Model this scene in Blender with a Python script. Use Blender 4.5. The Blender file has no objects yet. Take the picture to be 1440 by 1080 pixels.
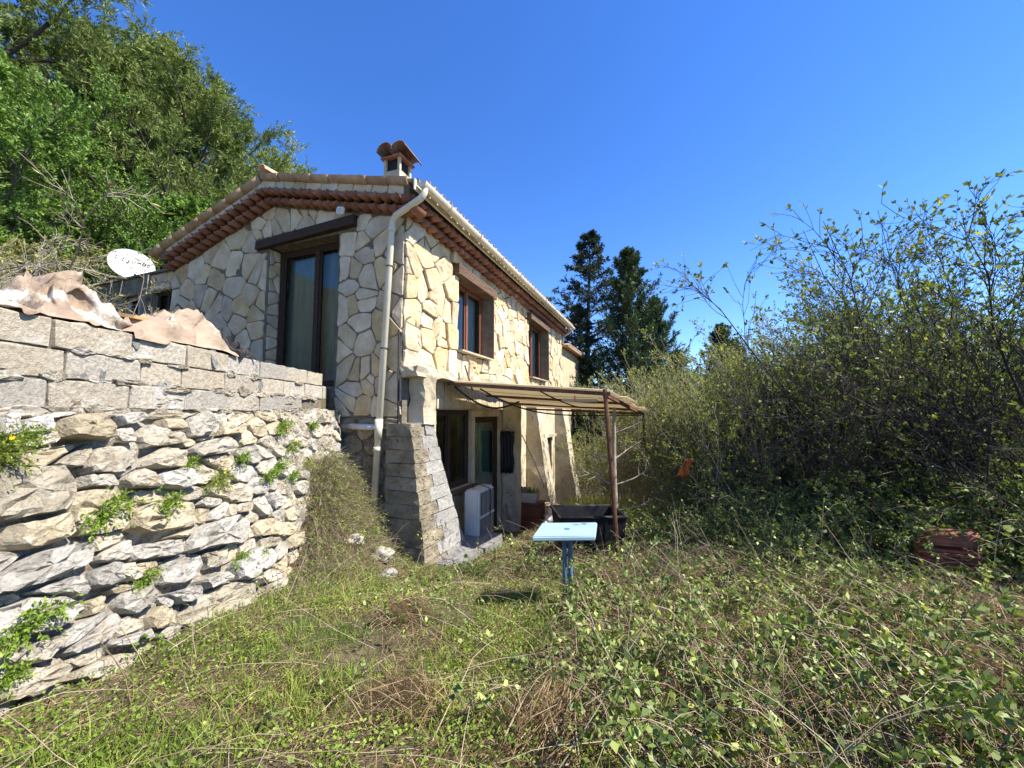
import bpy, bmesh, math, random
import numpy as np
from mathutils import Vector, Matrix

R = math.radians
scene = bpy.context.scene
COL = scene.collection

# ------------------------------------------------------------------ camera
cam_d = bpy.data.cameras.new('camera')
cam = bpy.data.objects.new('camera', cam_d)
COL.objects.link(cam)
cam_d.sensor_fit = 'HORIZONTAL'
cam_d.sensor_width = 36.0
cam_d.lens = 36.0 * 545.0 / 1440.0
cam_d.clip_start = 0.05
cam_d.clip_end = 3000.0
cam.location = (0, 0, 1.6)
cam.rotation_euler = (R(90 + 4.3), 0, 0)
scene.camera = cam

# ------------------------------------------------------------------ light
SUN_EL = 49.0
SUN_H = Vector((0.957, -0.29, 0)).normalized()      # horizontal direction towards the sun
sun_dir = Vector((SUN_H.x * math.cos(R(SUN_EL)), SUN_H.y * math.cos(R(SUN_EL)), math.sin(R(SUN_EL))))
world = bpy.data.worlds.new('World')
scene.world = world
world.use_nodes = True
wn = world.node_tree
for n in list(wn.nodes):
    wn.nodes.remove(n)
sky = wn.nodes.new('ShaderNodeTexSky')
sky.sky_type = 'NISHITA'
sky.sun_disc = False
sky.sun_elevation = R(SUN_EL)
sky.sun_rotation = math.atan2(SUN_H.x, SUN_H.y)
sky.altitude = 400
sky.air_density = 1.0
sky.dust_density = 0.0
sky.ozone_density = 5.0
bg = wn.nodes.new('ShaderNodeBackground')
bg.inputs['Strength'].default_value = 0.132
wo = wn.nodes.new('ShaderNodeOutputWorld')
hsv = wn.nodes.new('ShaderNodeHueSaturation')
hsv.inputs['Saturation'].default_value = 1.22
hsv.inputs['Hue'].default_value = 0.512
wn.links.new(sky.outputs[0], hsv.inputs['Color'])
wn.links.new(hsv.outputs[0], bg.inputs[0])
wn.links.new(bg.outputs[0], wo.inputs[0])

sun_d = bpy.data.lights.new('sun', 'SUN')
sun_d.energy = 5.0
sun_d.angle = R(0.53)
sun_d.color = (1.0, 0.94, 0.83)
sun = bpy.data.objects.new('sun', sun_d)
sun.location = (20, -5, 30)
sun.rotation_euler = sun_dir.to_track_quat('Z', 'Y').to_euler()
COL.objects.link(sun)

scene.view_settings.view_transform = 'Standard'
scene.view_settings.look = 'None'
scene.view_settings.exposure = 1.2
scene.view_settings.gamma = 1.0
scene.view_settings.use_curve_mapping = False
scene.cycles.max_bounces = 6
scene.cycles.diffuse_bounces = 3
scene.cycles.glossy_bounces = 2
scene.cycles.transmission_bounces = 4
scene.cycles.transparent_max_bounces = 8
scene.cycles.use_denoising = True

# ------------------------------------------------------------------ materials
def new_mat(name):
    m = bpy.data.materials.new(name)
    m.use_nodes = True
    nt = m.node_tree
    for n in list(nt.nodes):
        nt.nodes.remove(n)
    out = nt.nodes.new('ShaderNodeOutputMaterial')
    return m, nt, out

def ramp(nt, fac, cols):
    r = nt.nodes.new('ShaderNodeValToRGB')
    e = r.color_ramp.elements
    while len(e) < len(cols):
        e.new(0.5)
    for k, (p, c) in enumerate(cols):
        e[k].position = p
        e[k].color = (c[0], c[1], c[2], 1)
    if fac is not None:
        nt.links.new(fac, r.inputs[0])
    return r.outputs[0]

def noise(nt, vec, scale, detail=6, rough=0.6, dist=0.0):
    n = nt.nodes.new('ShaderNodeTexNoise')
    n.inputs['Scale'].default_value = scale
    n.inputs['Detail'].default_value = detail
    n.inputs['Roughness'].default_value = rough
    n.inputs['Distortion'].default_value = dist
    if vec is not None:
        nt.links.new(vec, n.inputs['Vector'])
    return n.outputs[0]

def mixc(nt, fac, a, b, mode='MIX'):
    n = nt.nodes.new('ShaderNodeMix')
    n.data_type = 'RGBA'
    n.blend_type = mode
    for sock, v in ((0, fac), (6, a), (7, b)):
        if isinstance(v, (int, float)):
            n.inputs[sock].default_value = v
        elif isinstance(v, tuple):
            n.inputs[sock].default_value = (v[0], v[1], v[2], 1)
        else:
            nt.links.new(v, n.inputs[sock])
    return n.outputs[2]

def bump(nt, h, strength=0.5, dist=0.02, normal=None):
    b = nt.nodes.new('ShaderNodeBump')
    b.inputs['Strength'].default_value = strength
    b.inputs['Distance'].default_value = dist
    nt.links.new(h, b.inputs['Height'])
    if normal is not None:
        nt.links.new(normal, b.inputs['Normal'])
    return b.outputs[0]

def surface(name, cols, scale=6.0, rough=0.9, bstr=0.5, bscale=30.0, bdist=0.02, var=0.25,
            spots=None, metallic=0.0, spec=0.3, dist=0.0, stretch=None, hue=None):
    """procedural surface: noise through a colour ramp, per-object value variation, optional spots, bump"""
    m, nt, out = new_mat(name)
    tc = nt.nodes.new('ShaderNodeTexCoord')
    vec = tc.outputs['Object']
    oi = nt.nodes.new('ShaderNodeObjectInfo')
    ofs = nt.nodes.new('ShaderNodeVectorMath'); ofs.operation = 'MULTIPLY_ADD'
    nt.links.new(vec, ofs.inputs[0])
    ofs.inputs[1].default_value = stretch or (1, 1, 1)
    cmb = nt.nodes.new('ShaderNodeCombineXYZ')
    mul = nt.nodes.new('ShaderNodeMath'); mul.operation = 'MULTIPLY'; mul.inputs[1].default_value = 37.0
    nt.links.new(oi.outputs['Random'], mul.inputs[0])
    nt.links.new(mul.outputs[0], cmb.inputs[0]); nt.links.new(mul.outputs[0], cmb.inputs[2])
    nt.links.new(cmb.outputs[0], ofs.inputs[2])
    vec = ofs.outputs[0]
    col = ramp(nt, noise(nt, vec, scale, 8, 0.65, dist), cols)
    if spots:
        for (sc, lo, hi, c) in spots:
            f = ramp(nt, noise(nt, vec, sc, 7, 0.7), [(lo, (0, 0, 0)), (hi, (1, 1, 1))])
            col = mixc(nt, f, col, c)
    if var:
        mr = nt.nodes.new('ShaderNodeMapRange')
        mr.inputs[3].default_value = 1 - var
        mr.inputs[4].default_value = 1 + var * 0.6
        nt.links.new(oi.outputs['Random'], mr.inputs[0])
        hs = nt.nodes.new('ShaderNodeHueSaturation')
        nt.links.new(mr.outputs[0], hs.inputs['Value'])
        if hue:
            m2 = nt.nodes.new('ShaderNodeMath'); m2.operation = 'FRACT'
            m3 = nt.nodes.new('ShaderNodeMath'); m3.operation = 'MULTIPLY'; m3.inputs[1].default_value = 7.31
            nt.links.new(oi.outputs['Random'], m3.inputs[0]); nt.links.new(m3.outputs[0], m2.inputs[0])
            mr2 = nt.nodes.new('ShaderNodeMapRange')
            mr2.inputs[3].default_value = hue[0]; mr2.inputs[4].default_value = hue[1]
            nt.links.new(m2.outputs[0], mr2.inputs[0])
            nt.links.new(mr2.outputs[0], hs.inputs['Saturation'])
        nt.links.new(col, hs.inputs['Color'])
        col = hs.outputs[0]
    p = nt.nodes.new('ShaderNodeBsdfPrincipled')
    nt.links.new(col, p.inputs['Base Color'])
    p.inputs['Roughness'].default_value = rough
    p.inputs['Metallic'].default_value = metallic
    p.inputs['Specular IOR Level'].default_value = spec
    if bstr:
        n1 = bump(nt, noise(nt, vec, bscale, 8, 0.7), bstr, bdist)
        n2 = bump(nt, noise(nt, vec, bscale * 0.22, 4, 0.6), bstr * 0.8, bdist * 2.5, n1)
        nt.links.new(n2, p.inputs['Normal'])
    nt.links.new(p.outputs[0], out.inputs[0])
    return m

def leaf_mat(name, cols, trans=0.35, gloss=0.06, tint=(1.0, 1.05, 0.55)):
    """leaf: per-leaf colour from the face attribute rnd, diffuse + translucent + thin gloss"""
    m, nt, out = new_mat(name)
    at = nt.nodes.new('ShaderNodeAttribute'); at.attribute_name = 'rnd'
    col = ramp(nt, at.outputs['Fac'], cols)
    d = nt.nodes.new('ShaderNodeBsdfDiffuse'); nt.links.new(col, d.inputs[0])
    t = nt.nodes.new('ShaderNodeBsdfTranslucent')
    nt.links.new(mixc(nt, 1.0, col, tint, 'MULTIPLY'), t.inputs[0])
    mx = nt.nodes.new('ShaderNodeMixShader'); mx.inputs[0].default_value = trans
    nt.links.new(d.outputs[0], mx.inputs[1]); nt.links.new(t.outputs[0], mx.inputs[2])
    last = mx.outputs[0]
    if gloss:
        g = nt.nodes.new('ShaderNodeBsdfGlossy'); g.inputs['Roughness'].default_value = 0.55
        g.inputs[0].default_value = (0.85, 0.9, 0.7, 1)
        m2 = nt.nodes.new('ShaderNodeMixShader'); m2.inputs[0].default_value = gloss * 0.35
        nt.links.new(last, m2.inputs[1]); nt.links.new(g.outputs[0], m2.inputs[2])
        last = m2.outputs[0]
    nt.links.new(last, out.inputs[0])
    return m

def glass_mat(name, tint=(0.5, 0.6, 0.6), reflect=0.25):
    m, nt, out = new_mat(name)
    tr = nt.nodes.new('ShaderNodeBsdfTransparent'); tr.inputs[0].default_value = (*tint, 1)
    g = nt.nodes.new('ShaderNodeBsdfGlossy'); g.inputs['Roughness'].default_value = 0.02
    tc = nt.nodes.new('ShaderNodeTexCoord')
    nt.links.new(bump(nt, noise(nt, tc.outputs['Object'], 2.2, 2), 0.05, 0.05), g.inputs['Normal'])
    fr = nt.nodes.new('ShaderNodeFresnel'); fr.inputs[0].default_value = 1.5
    ad = nt.nodes.new('ShaderNodeMath'); ad.operation = 'ADD'; ad.inputs[1].default_value = reflect; ad.use_clamp = True
    nt.links.new(fr.outputs[0], ad.inputs[0])
    mx = nt.nodes.new('ShaderNodeMixShader')
    nt.links.new(ad.outputs[0], mx.inputs[0]); nt.links.new(tr.outputs[0], mx.inputs[1]); nt.links.new(g.outputs[0], mx.inputs[2])
    nt.links.new(mx.outputs[0], out.inputs[0])
    return m

MT = {}
MT['clad'] = surface('clad_stone', [(0.25, (0.38, 0.275, 0.145)), (0.5, (0.54, 0.415, 0.24)), (0.75, (0.68, 0.57, 0.39))],
                     3.0, 0.92, 0.8, 42, 0.014, 0.20, spots=[(1.6, 0.62, 0.74, (0.58, 0.41, 0.16)), (8.0, 0.66, 0.74, (0.34, 0.28, 0.19))], hue=(0.7, 1.12))
MT['mortar'] = surface('mortar', [(0.3, (0.10, 0.085, 0.062)), (0.55, (0.17, 0.145, 0.108)), (0.75, (0.26, 0.225, 0.17))], 7, 0.95, 0.8, 50, 0.02, 0)
MT['plaster'] = surface('ochre_plaster', [(0.25, (0.25, 0.20, 0.125)), (0.5, (0.45, 0.385, 0.27)), (0.75, (0.56, 0.50, 0.39))], 2.2, 0.92, 0.6, 28, 0.02, 0.1,
                        spots=[(3.2, 0.58, 0.66, (0.2, 0.17, 0.13)), (14, 0.62, 0.7, (0.62, 0.56, 0.44))])
MT['rough'] = surface('rough_render', [(0.25, (0.10, 0.085, 0.06)), (0.5, (0.27, 0.23, 0.16)), (0.75, (0.40, 0.35, 0.26))], 3.5, 0.95, 1.0, 22, 0.05, 0.15,
                      spots=[(2.0, 0.6, 0.7, (0.08, 0.07, 0.05))])
MT['block'] = surface('concrete_block', [(0.3, (0.24, 0.20, 0.145)), (0.5, (0.35, 0.30, 0.225)), (0.7, (0.45, 0.395, 0.31))], 40, 0.95, 1.0, 120, 0.008, 0.24,
                      spots=[(2.6, 0.56, 0.70, (0.46, 0.43, 0.38)), (3.2, 0.62, 0.68, (0.15, 0.14, 0.125)), (7.0, 0.64, 0.70, (0.2, 0.18, 0.15))], hue=(0.6, 1.1))
MT['block_grey'] = surface('grey_block', [(0.3, (0.19, 0.185, 0.175)), (0.5, (0.29, 0.28, 0.26)), (0.7, (0.39, 0.375, 0.345))], 22, 0.95, 1.0, 90, 0.01, 0.14)
MT['daub'] = surface('old_grey_mortar', [(0.3, (0.10, 0.10, 0.10)), (0.5, (0.2, 0.195, 0.19)), (0.7, (0.32, 0.31, 0.29))], 18, 0.95, 1.0, 60, 0.015, 0.2)
MT['rubble'] = surface('rubble_stone', [(0.2, (0.17, 0.14, 0.095)), (0.42, (0.38, 0.33, 0.25)), (0.58, (0.52, 0.465, 0.37)), (0.8, (0.66, 0.62, 0.54))], 4.2, 0.93, 1.0, 16, 0.05, 0.22,
                       spots=[(3.0, 0.60, 0.70, (0.42, 0.31, 0.16)), (16, 0.62, 0.68, (0.11, 0.10, 0.085)), (5.5, 0.64, 0.70, (0.66, 0.64, 0.6))], stretch=(1, 0.9, 1.25), dist=0.15, hue=(0.5, 1.15))
MT['rubble_ochre'] = surface('ochre_stone', [(0.2, (0.22, 0.17, 0.105)), (0.5, (0.47, 0.395, 0.27)), (0.8, (0.62, 0.56, 0.43))], 4.2, 0.93, 1.0, 18, 0.04, 0.15,
                       spots=[(9, 0.62, 0.68, (0.2, 0.165, 0.11)), (5.5, 0.66, 0.72, (0.62, 0.58, 0.5))], stretch=(1, 0.9, 1.2))
MT['wallcore'] = surface('dry_mortar', [(0.25, (0.10, 0.08, 0.055)), (0.45, (0.34, 0.29, 0.215)), (0.7, (0.60, 0.56, 0.47))], 9, 0.97, 1.0, 28, 0.06, 0,
                         spots=[(3.0, 0.58, 0.68, (0.13, 0.10, 0.06))])
MT['terra'] = surface('terracotta', [(0.25, (0.15, 0.065, 0.042)), (0.5, (0.26, 0.115, 0.072)), (0.75, (0.38, 0.20, 0.13))], 9, 0.85, 0.4, 60, 0.006, 0.3, spots=[(20, 0.64, 0.7, (0.2, 0.16, 0.13))])
MT['stacktile'] = surface('red_tile', [(0.25, (0.26, 0.085, 0.045)), (0.5, (0.40, 0.14, 0.075)), (0.75, (0.52, 0.24, 0.14))], 9, 0.85, 0.4, 60, 0.006, 0.3)
MT['captile'] = surface('sooty_tile', [(0.25, (0.07, 0.045, 0.035)), (0.5, (0.17, 0.10, 0.07)), (0.75, (0.30, 0.20, 0.14))], 9, 0.88, 0.4, 50, 0.008, 0.2)
MT['rooftile'] = surface('aged_roof_tile', [(0.25, (0.27, 0.16, 0.09)), (0.5, (0.44, 0.29, 0.18)), (0.75, (0.55, 0.42, 0.29))], 5, 0.88, 0.4, 50, 0.008, 0.22, spots=[(12, 0.62, 0.7, (0.16, 0.13, 0.09))])
MT['wood'] = surface('dark_wood', [(0.25, (0.018, 0.011, 0.008)), (0.5, (0.05, 0.029, 0.019)), (0.75, (0.095, 0.055, 0.034))], 9, 0.75, 0.6, 40, 0.01, 0.15, stretch=(1, 1, 9))
MT['lintel'] = surface('old_beam', [(0.25, (0.055, 0.034, 0.022)), (0.5, (0.135, 0.082, 0.052)), (0.75, (0.24, 0.16, 0.105))], 7, 0.85, 0.8, 25, 0.02, 0.1, stretch=(0.7, 0.7, 5))
MT['jamb'] = surface('old_jamb', [(0.25, (0.10, 0.075, 0.05)), (0.5, (0.17, 0.13, 0.09)), (0.75, (0.25, 0.20, 0.14))], 5, 0.9, 0.5, 30, 0.01, 0.1)
MT['varnish'] = surface('varnished_frame', [(0.25, (0.11, 0.04, 0.022)), (0.5, (0.19, 0.075, 0.04)), (0.75, (0.27, 0.12, 0.07))], 8, 0.5, 0.2, 40, 0.004, 0.1, stretch=(6, 6, 1))
MT['beam'] = surface('rusty_beam', [(0.25, (0.05, 0.025, 0.015)), (0.5, (0.12, 0.055, 0.03)), (0.75, (0.2, 0.10, 0.055))], 10, 0.85, 0.5, 40, 0.006, 0.15)
MT['pvc'] = surface('beige_pvc', [(0.3, (0.52, 0.46, 0.34)), (0.6, (0.62, 0.57, 0.45)), (0.8, (0.66, 0.62, 0.52))], 3, 0.5, 0.1, 30, 0.003, 0.05, spots=[(6, 0.64, 0.72, (0.36, 0.29, 0.18))], spec=0.45)
MT['pvc_grey'] = surface('grey_pvc', [(0.3, (0.36, 0.36, 0.35)), (0.7, (0.5, 0.5, 0.49))], 4, 0.5, 0.1, 30, 0.003, 0.05)
MT['white'] = surface('white_paint', [(0.3, (0.62, 0.61, 0.58)), (0.7, (0.8, 0.8, 0.78))], 4, 0.55, 0.1, 30, 0.003, 0.05, spots=[(5, 0.66, 0.76, (0.5, 0.47, 0.4))])
MT['black'] = surface('black_plastic', [(0.3, (0.008, 0.008, 0.009)), (0.7, (0.022, 0.022, 0.023))], 6, 0.6, 0.2, 30, 0.01, 0.05, spec=0.25)
MT['ink'] = surface('black_marker', [(0.3, (0.02, 0.02, 0.025)), (0.7, (0.04, 0.04, 0.045))], 6, 0.7, 0, 30, 0.01, 0)
MT['tarp'] = surface('beige_tarp', [(0.3, (0.22, 0.155, 0.105)), (0.52, (0.32, 0.24, 0.17)), (0.75, (0.40, 0.32, 0.235))], 2.5, 0.75, 0.6, 9, 0.05, 0.05, spots=[(1.9, 0.52, 0.57, (0.46, 0.42, 0.36))])
MT['pine_board'] = surface('pine_board', [(0.3, (0.42, 0.24, 0.10)), (0.7, (0.58, 0.38, 0.19))], 5, 0.7, 0.2, 30, 0.006, 0.05, stretch=(1, 8, 8))
MT['table'] = surface('pale_blue_plastic', [(0.3, (0.22, 0.33, 0.37)), (0.6, (0.28, 0.40, 0.44)), (0.8, (0.33, 0.45, 0.49))], 3, 0.5, 0.15, 60, 0.003, 0.03, spots=[(5, 0.64, 0.78, (0.22, 0.3, 0.31))])
MT['table_leg'] = surface('blue_plastic_leg', [(0.3, (0.07, 0.14, 0.21)), (0.7, (0.11, 0.20, 0.28))], 3, 0.5, 0.1, 60, 0.003, 0.03)
MT['canopy'] = surface('weathered_sheet', [(0.25, (0.26, 0.20, 0.12)), (0.5, (0.47, 0.40, 0.27)), (0.75, (0.60, 0.54, 0.41))], 2.4, 0.8, 0.3, 30, 0.006, 0.1, spots=[(3.0, 0.6, 0.68, (0.16, 0.10, 0.06))])
def add_translucency(m, col, f):
    nt = m.node_tree
    out = [n for n in nt.nodes if n.type == 'OUTPUT_MATERIAL'][0]
    src = out.inputs[0].links[0].from_socket
    t = nt.nodes.new('ShaderNodeBsdfTranslucent'); t.inputs[0].default_value = (*col, 1)
    mx = nt.nodes.new('ShaderNodeMixShader'); mx.inputs[0].default_value = f
    nt.links.new(src, mx.inputs[1]); nt.links.new(t.outputs[0], mx.inputs[2]); nt.links.new(mx.outputs[0], out.inputs[0])
add_translucency(MT['canopy'], (0.55, 0.43, 0.24), 0.24)
MT['acmat'] = surface('off_white_casing', [(0.3, (0.56, 0.53, 0.46)), (0.7, (0.70, 0.67, 0.60))], 3, 0.5, 0.1, 30, 0.003, 0.02, spots=[(6, 0.66, 0.76, (0.42, 0.4, 0.34))])
MT['darkmetal'] = surface('dark_metal', [(0.3, (0.02, 0.02, 0.02)), (0.7, (0.06, 0.055, 0.05))], 8, 0.6, 0.2, 30, 0.005, 0.1)
MT['card'] = surface('cardboard', [(0.3, (0.22, 0.13, 0.07)), (0.7, (0.33, 0.21, 0.12))], 3, 0.9, 0.2, 30, 0.006, 0.05)
MT['redbox'] = surface('red_brown_box', [(0.3, (0.12, 0.045, 0.025)), (0.7, (0.2, 0.075, 0.04))], 3, 0.8, 0.3, 30, 0.006, 0.05)
MT['pot'] = surface('pale_pot', [(0.3, (0.5, 0.42, 0.33)), (0.7, (0.66, 0.58, 0.48))], 3, 0.8, 0.3, 30, 0.006, 0.05)
MT['bag'] = surface('pink_white_sack', [(0.42, (0.58, 0.57, 0.55)), (0.5, (0.62, 0.36, 0.27))], 3.2, 0.7, 0.3, 14, 0.02, 0)
MT['orange'] = surface('orange_rag', [(0.3, (0.55, 0.12, 0.02)), (0.7, (0.72, 0.22, 0.06))], 5, 0.7, 0.3, 20, 0.01, 0)
MT['red'] = surface('red_plastic', [(0.3, (0.55, 0.06, 0.03)), (0.7, (0.62, 0.09, 0.05))], 5, 0.5, 0, 20, 0.01, 0)
MT['curtain'] = surface('grey_curtain', [(0.3, (0.16, 0.19, 0.17)), (0.7, (0.30, 0.34, 0.30))], 1.6, 0.9, 0.2, 8, 0.05, 0, stretch=(4, 4, 0.5), spots=[(16, 0.60, 0.72, (0.4, 0.42, 0.38))])
MT['net'] = surface('white_curtain', [(0.3, (0.34, 0.36, 0.38)), (0.7, (0.58, 0.6, 0.62))], 3, 0.9, 0.2, 8, 0.05, 0, stretch=(6, 6, 0.4))
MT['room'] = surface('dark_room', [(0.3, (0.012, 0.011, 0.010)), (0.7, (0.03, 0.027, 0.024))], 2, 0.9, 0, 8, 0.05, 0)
MT['glass'] = glass_mat('glass', (0.72, 0.82, 0.80), 0.02)
MT['glass_teal'] = glass_mat('teal_glass', (0.50, 0.80, 0.78), 0.22)
MT['soil'] = surface('soil', [(0.25, (0.045, 0.036, 0.022)), (0.5, (0.10, 0.078, 0.045)), (0.75, (0.19, 0.15, 0.09))], 3.0, 0.97, 0.9, 14, 0.06, 0,
                     spots=[(1.3, 0.5, 0.62, (0.075, 0.085, 0.03)), (11, 0.6, 0.7, (0.24, 0.19, 0.12))])
MT['hill'] = surface('hill_soil', [(0.25, (0.05, 0.045, 0.025)), (0.5, (0.11, 0.10, 0.05)), (0.75, (0.2, 0.17, 0.1))], 1.0, 0.97, 0.9, 6, 0.1, 0)
MT['bark'] = surface('bark', [(0.25, (0.035, 0.028, 0.022)), (0.5, (0.09, 0.075, 0.06)), (0.75, (0.17, 0.145, 0.12))], 9, 0.95, 0.8, 40, 0.02, 0.1, stretch=(1, 1, 0.3))
MT['greybark'] = surface('grey_bark', [(0.25, (0.15, 0.125, 0.095)), (0.5, (0.29, 0.25, 0.19)), (0.75, (0.43, 0.38, 0.30))], 9, 0.95, 0.4, 40, 0.01, 0.1)
MT['darkbark'] = surface('dark_bark', [(0.25, (0.02, 0.018, 0.018)), (0.5, (0.045, 0.04, 0.038)), (0.75, (0.09, 0.08, 0.07))], 9, 0.95, 0.4, 40, 0.01, 0.1)
MT['drytwig'] = leaf_mat('dry_stem', [(0, (0.16, 0.115, 0.07)), (0.5, (0.30, 0.23, 0.15)), (1, (0.50, 0.42, 0.30))], 0.15, 0.05, (1, 1, 1))
MT['grass'] = leaf_mat('grass_blade', [(0, (0.10, 0.16, 0.022)), (0.45, (0.20, 0.28, 0.04)), (0.75, (0.32, 0.35, 0.07)), (1, (0.46, 0.40, 0.17))], 0.35, 0.05)
MT['clover'] = leaf_mat('clover_leaf', [(0, (0.09, 0.16, 0.02)), (0.6, (0.21, 0.31, 0.04)), (1, (0.34, 0.40, 0.08))], 0.35, 0.06)
MT['straw'] = leaf_mat('dry_straw', [(0, (0.17, 0.105, 0.055)), (0.5, (0.34, 0.235, 0.13)), (1, (0.56, 0.45, 0.29))], 0.25, 0.05, (1, 0.95, 0.8))
MT['bramble'] = leaf_mat('bramble_leaf', [(0, (0.07, 0.115, 0.022)), (0.5, (0.155, 0.215, 0.045)), (0.85, (0.29, 0.35, 0.09)), (1, (0.46, 0.46, 0.13))], 0.32, 0.14)
MT['thleaf'] = leaf_mat('thicket_leaf', [(0, (0.10, 0.13, 0.025)), (0.5, (0.22, 0.26, 0.05)), (0.85, (0.40, 0.41, 0.08)), (1, (0.60, 0.54, 0.10))], 0.5, 0.08)
MT['tallleaf'] = leaf_mat('shrub_leaf', [(0, (0.06, 0.085, 0.022)), (0.5, (0.13, 0.165, 0.04)), (0.85, (0.27, 0.29, 0.08)), (1, (0.50, 0.46, 0.11))], 0.4, 0.1)
MT['pine'] = leaf_mat('pine_needle', [(0, (0.06, 0.10, 0.026)), (0.5, (0.16, 0.215, 0.055)), (0.85, (0.27, 0.32, 0.10)), (1, (0.38, 0.35, 0.14))], 0.25, 0.06)
MT['evergreen'] = leaf_mat('evergreen_leaf', [(0, (0.065, 0.135, 0.022)), (0.5, (0.145, 0.255, 0.04)), (1, (0.26, 0.37, 0.08))], 0.28, 0.08)
MT['olive'] = leaf_mat('olive_green_leaf', [(0, (0.14, 0.15, 0.04)), (0.5, (0.27, 0.27, 0.08)), (1, (0.43, 0.39, 0.16))], 0.3, 0.06)
MT['cedar'] = leaf_mat('cedar_needle', [(0, (0.022, 0.035, 0.026)), (0.5, (0.046, 0.066, 0.048)), (1, (0.085, 0.105, 0.075))], 0.15, 0.06, (1, 1, 0.8))
MT['cypress'] = leaf_mat('cypress_spray', [(0, (0.026, 0.048, 0.022)), (0.5, (0.055, 0.088, 0.04)), (1, (0.11, 0.145, 0.06))], 0.18, 0.06)
MT['ivy'] = leaf_mat('ivy_leaf', [(0, (0.03, 0.075, 0.018)), (0.6, (0.085, 0.15, 0.03)), (1, (0.24, 0.29, 0.06))], 0.3, 0.14)
MT['yellow'] = leaf_mat('yellow_petal', [(0, (0.8, 0.6, 0.02)), (1, (0.85, 0.68, 0.04))], 0.2, 0)

# ------------------------------------------------------------------ object helpers
def tag(o, label=None, cat=None, group=None, kind=None):
    if label: o['label'] = label
    if cat: o['category'] = cat
    if group: o['group'] = group
    if kind: o['kind'] = kind
    return o

def link(o, parent=None):
    COL.objects.link(o)
    if parent is not None:
        o.parent = parent
    return o

def empty(name, loc=(0, 0, 0), rz=0.0, label=None, cat=None, group=None):
    o = bpy.data.objects.new(name, None)
    o.empty_display_size = 0.2
    o.location = loc
    o.rotation_euler = (0, 0, rz)
    link(o)
    return tag(o, label, cat, group)

def mesh_data(name, verts, faces, mat, smooth=False):
    me = bpy.data.meshes.new(name)
    me.from_pydata([tuple(v) for v in verts], [], faces)
    me.materials.append(MT[mat])
    if smooth:
        me.polygons.foreach_set('use_smooth', [True] * len(me.polygons))
    me.update()
    return me

def obj(name, verts, faces, mat, parent=None, smooth=False):
    return link(bpy.data.objects.new(name, mesh_data(name, verts, faces, mat, smooth)), parent)

def inst(name, me, parent=None, mw=None):
    o = bpy.data.objects.new(name, me)
    if mw is not None:
        o.matrix_basis = mw
    return link(o, parent)

def bulk_mesh(name, chunks, mats):
    """chunks: list of (V (n,3), F (m,k), material index, rnd (m,) or None)"""
    vs, loops, tot, mi, rn = [], [], [], [], []
    off = 0
    for V, F, k, r in chunks:
        if len(F) == 0:
            continue
        V = np.asarray(V, np.float32); F = np.asarray(F, np.int32)
        vs.append(V); loops.append((F + off).ravel())
        tot.append(np.full(len(F), F.shape[1], np.int32))
        mi.append(np.full(len(F), k, np.int32))
        rn.append(np.asarray(r, np.float32) if r is not None else np.full(len(F), 0.5, np.float32))
        off += len(V)
    vs = np.concatenate(vs); loops = np.concatenate(loops); tot = np.concatenate(tot)
    mi = np.concatenate(mi); rn = np.concatenate(rn)
    me = bpy.data.meshes.new(name)
    me.vertices.add(len(vs)); me.vertices.foreach_set('co', vs.ravel())
    me.loops.add(len(loops)); me.loops.foreach_set('vertex_index', loops)
    me.polygons.add(len(tot))
    st = np.zeros(len(tot), np.int32); st[1:] = np.cumsum(tot)[:-1]
    me.polygons.foreach_set('loop_start', st)
    try:
        me.polygons.foreach_set('loop_total', tot)
    except Exception:
        pass
    for m in mats:
        me.materials.append(MT[m])
    me.polygons.foreach_set('material_index', mi)
    a = me.attributes.new('rnd', 'FLOAT', 'FACE')
    a.data.foreach_set('value', rn)
    me.update(calc_edges=True)
    return me

def bulk(name, chunks, mats, parent=None):
    return link(bpy.data.objects.new(name, bulk_mesh(name, chunks, mats)), parent)

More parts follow.
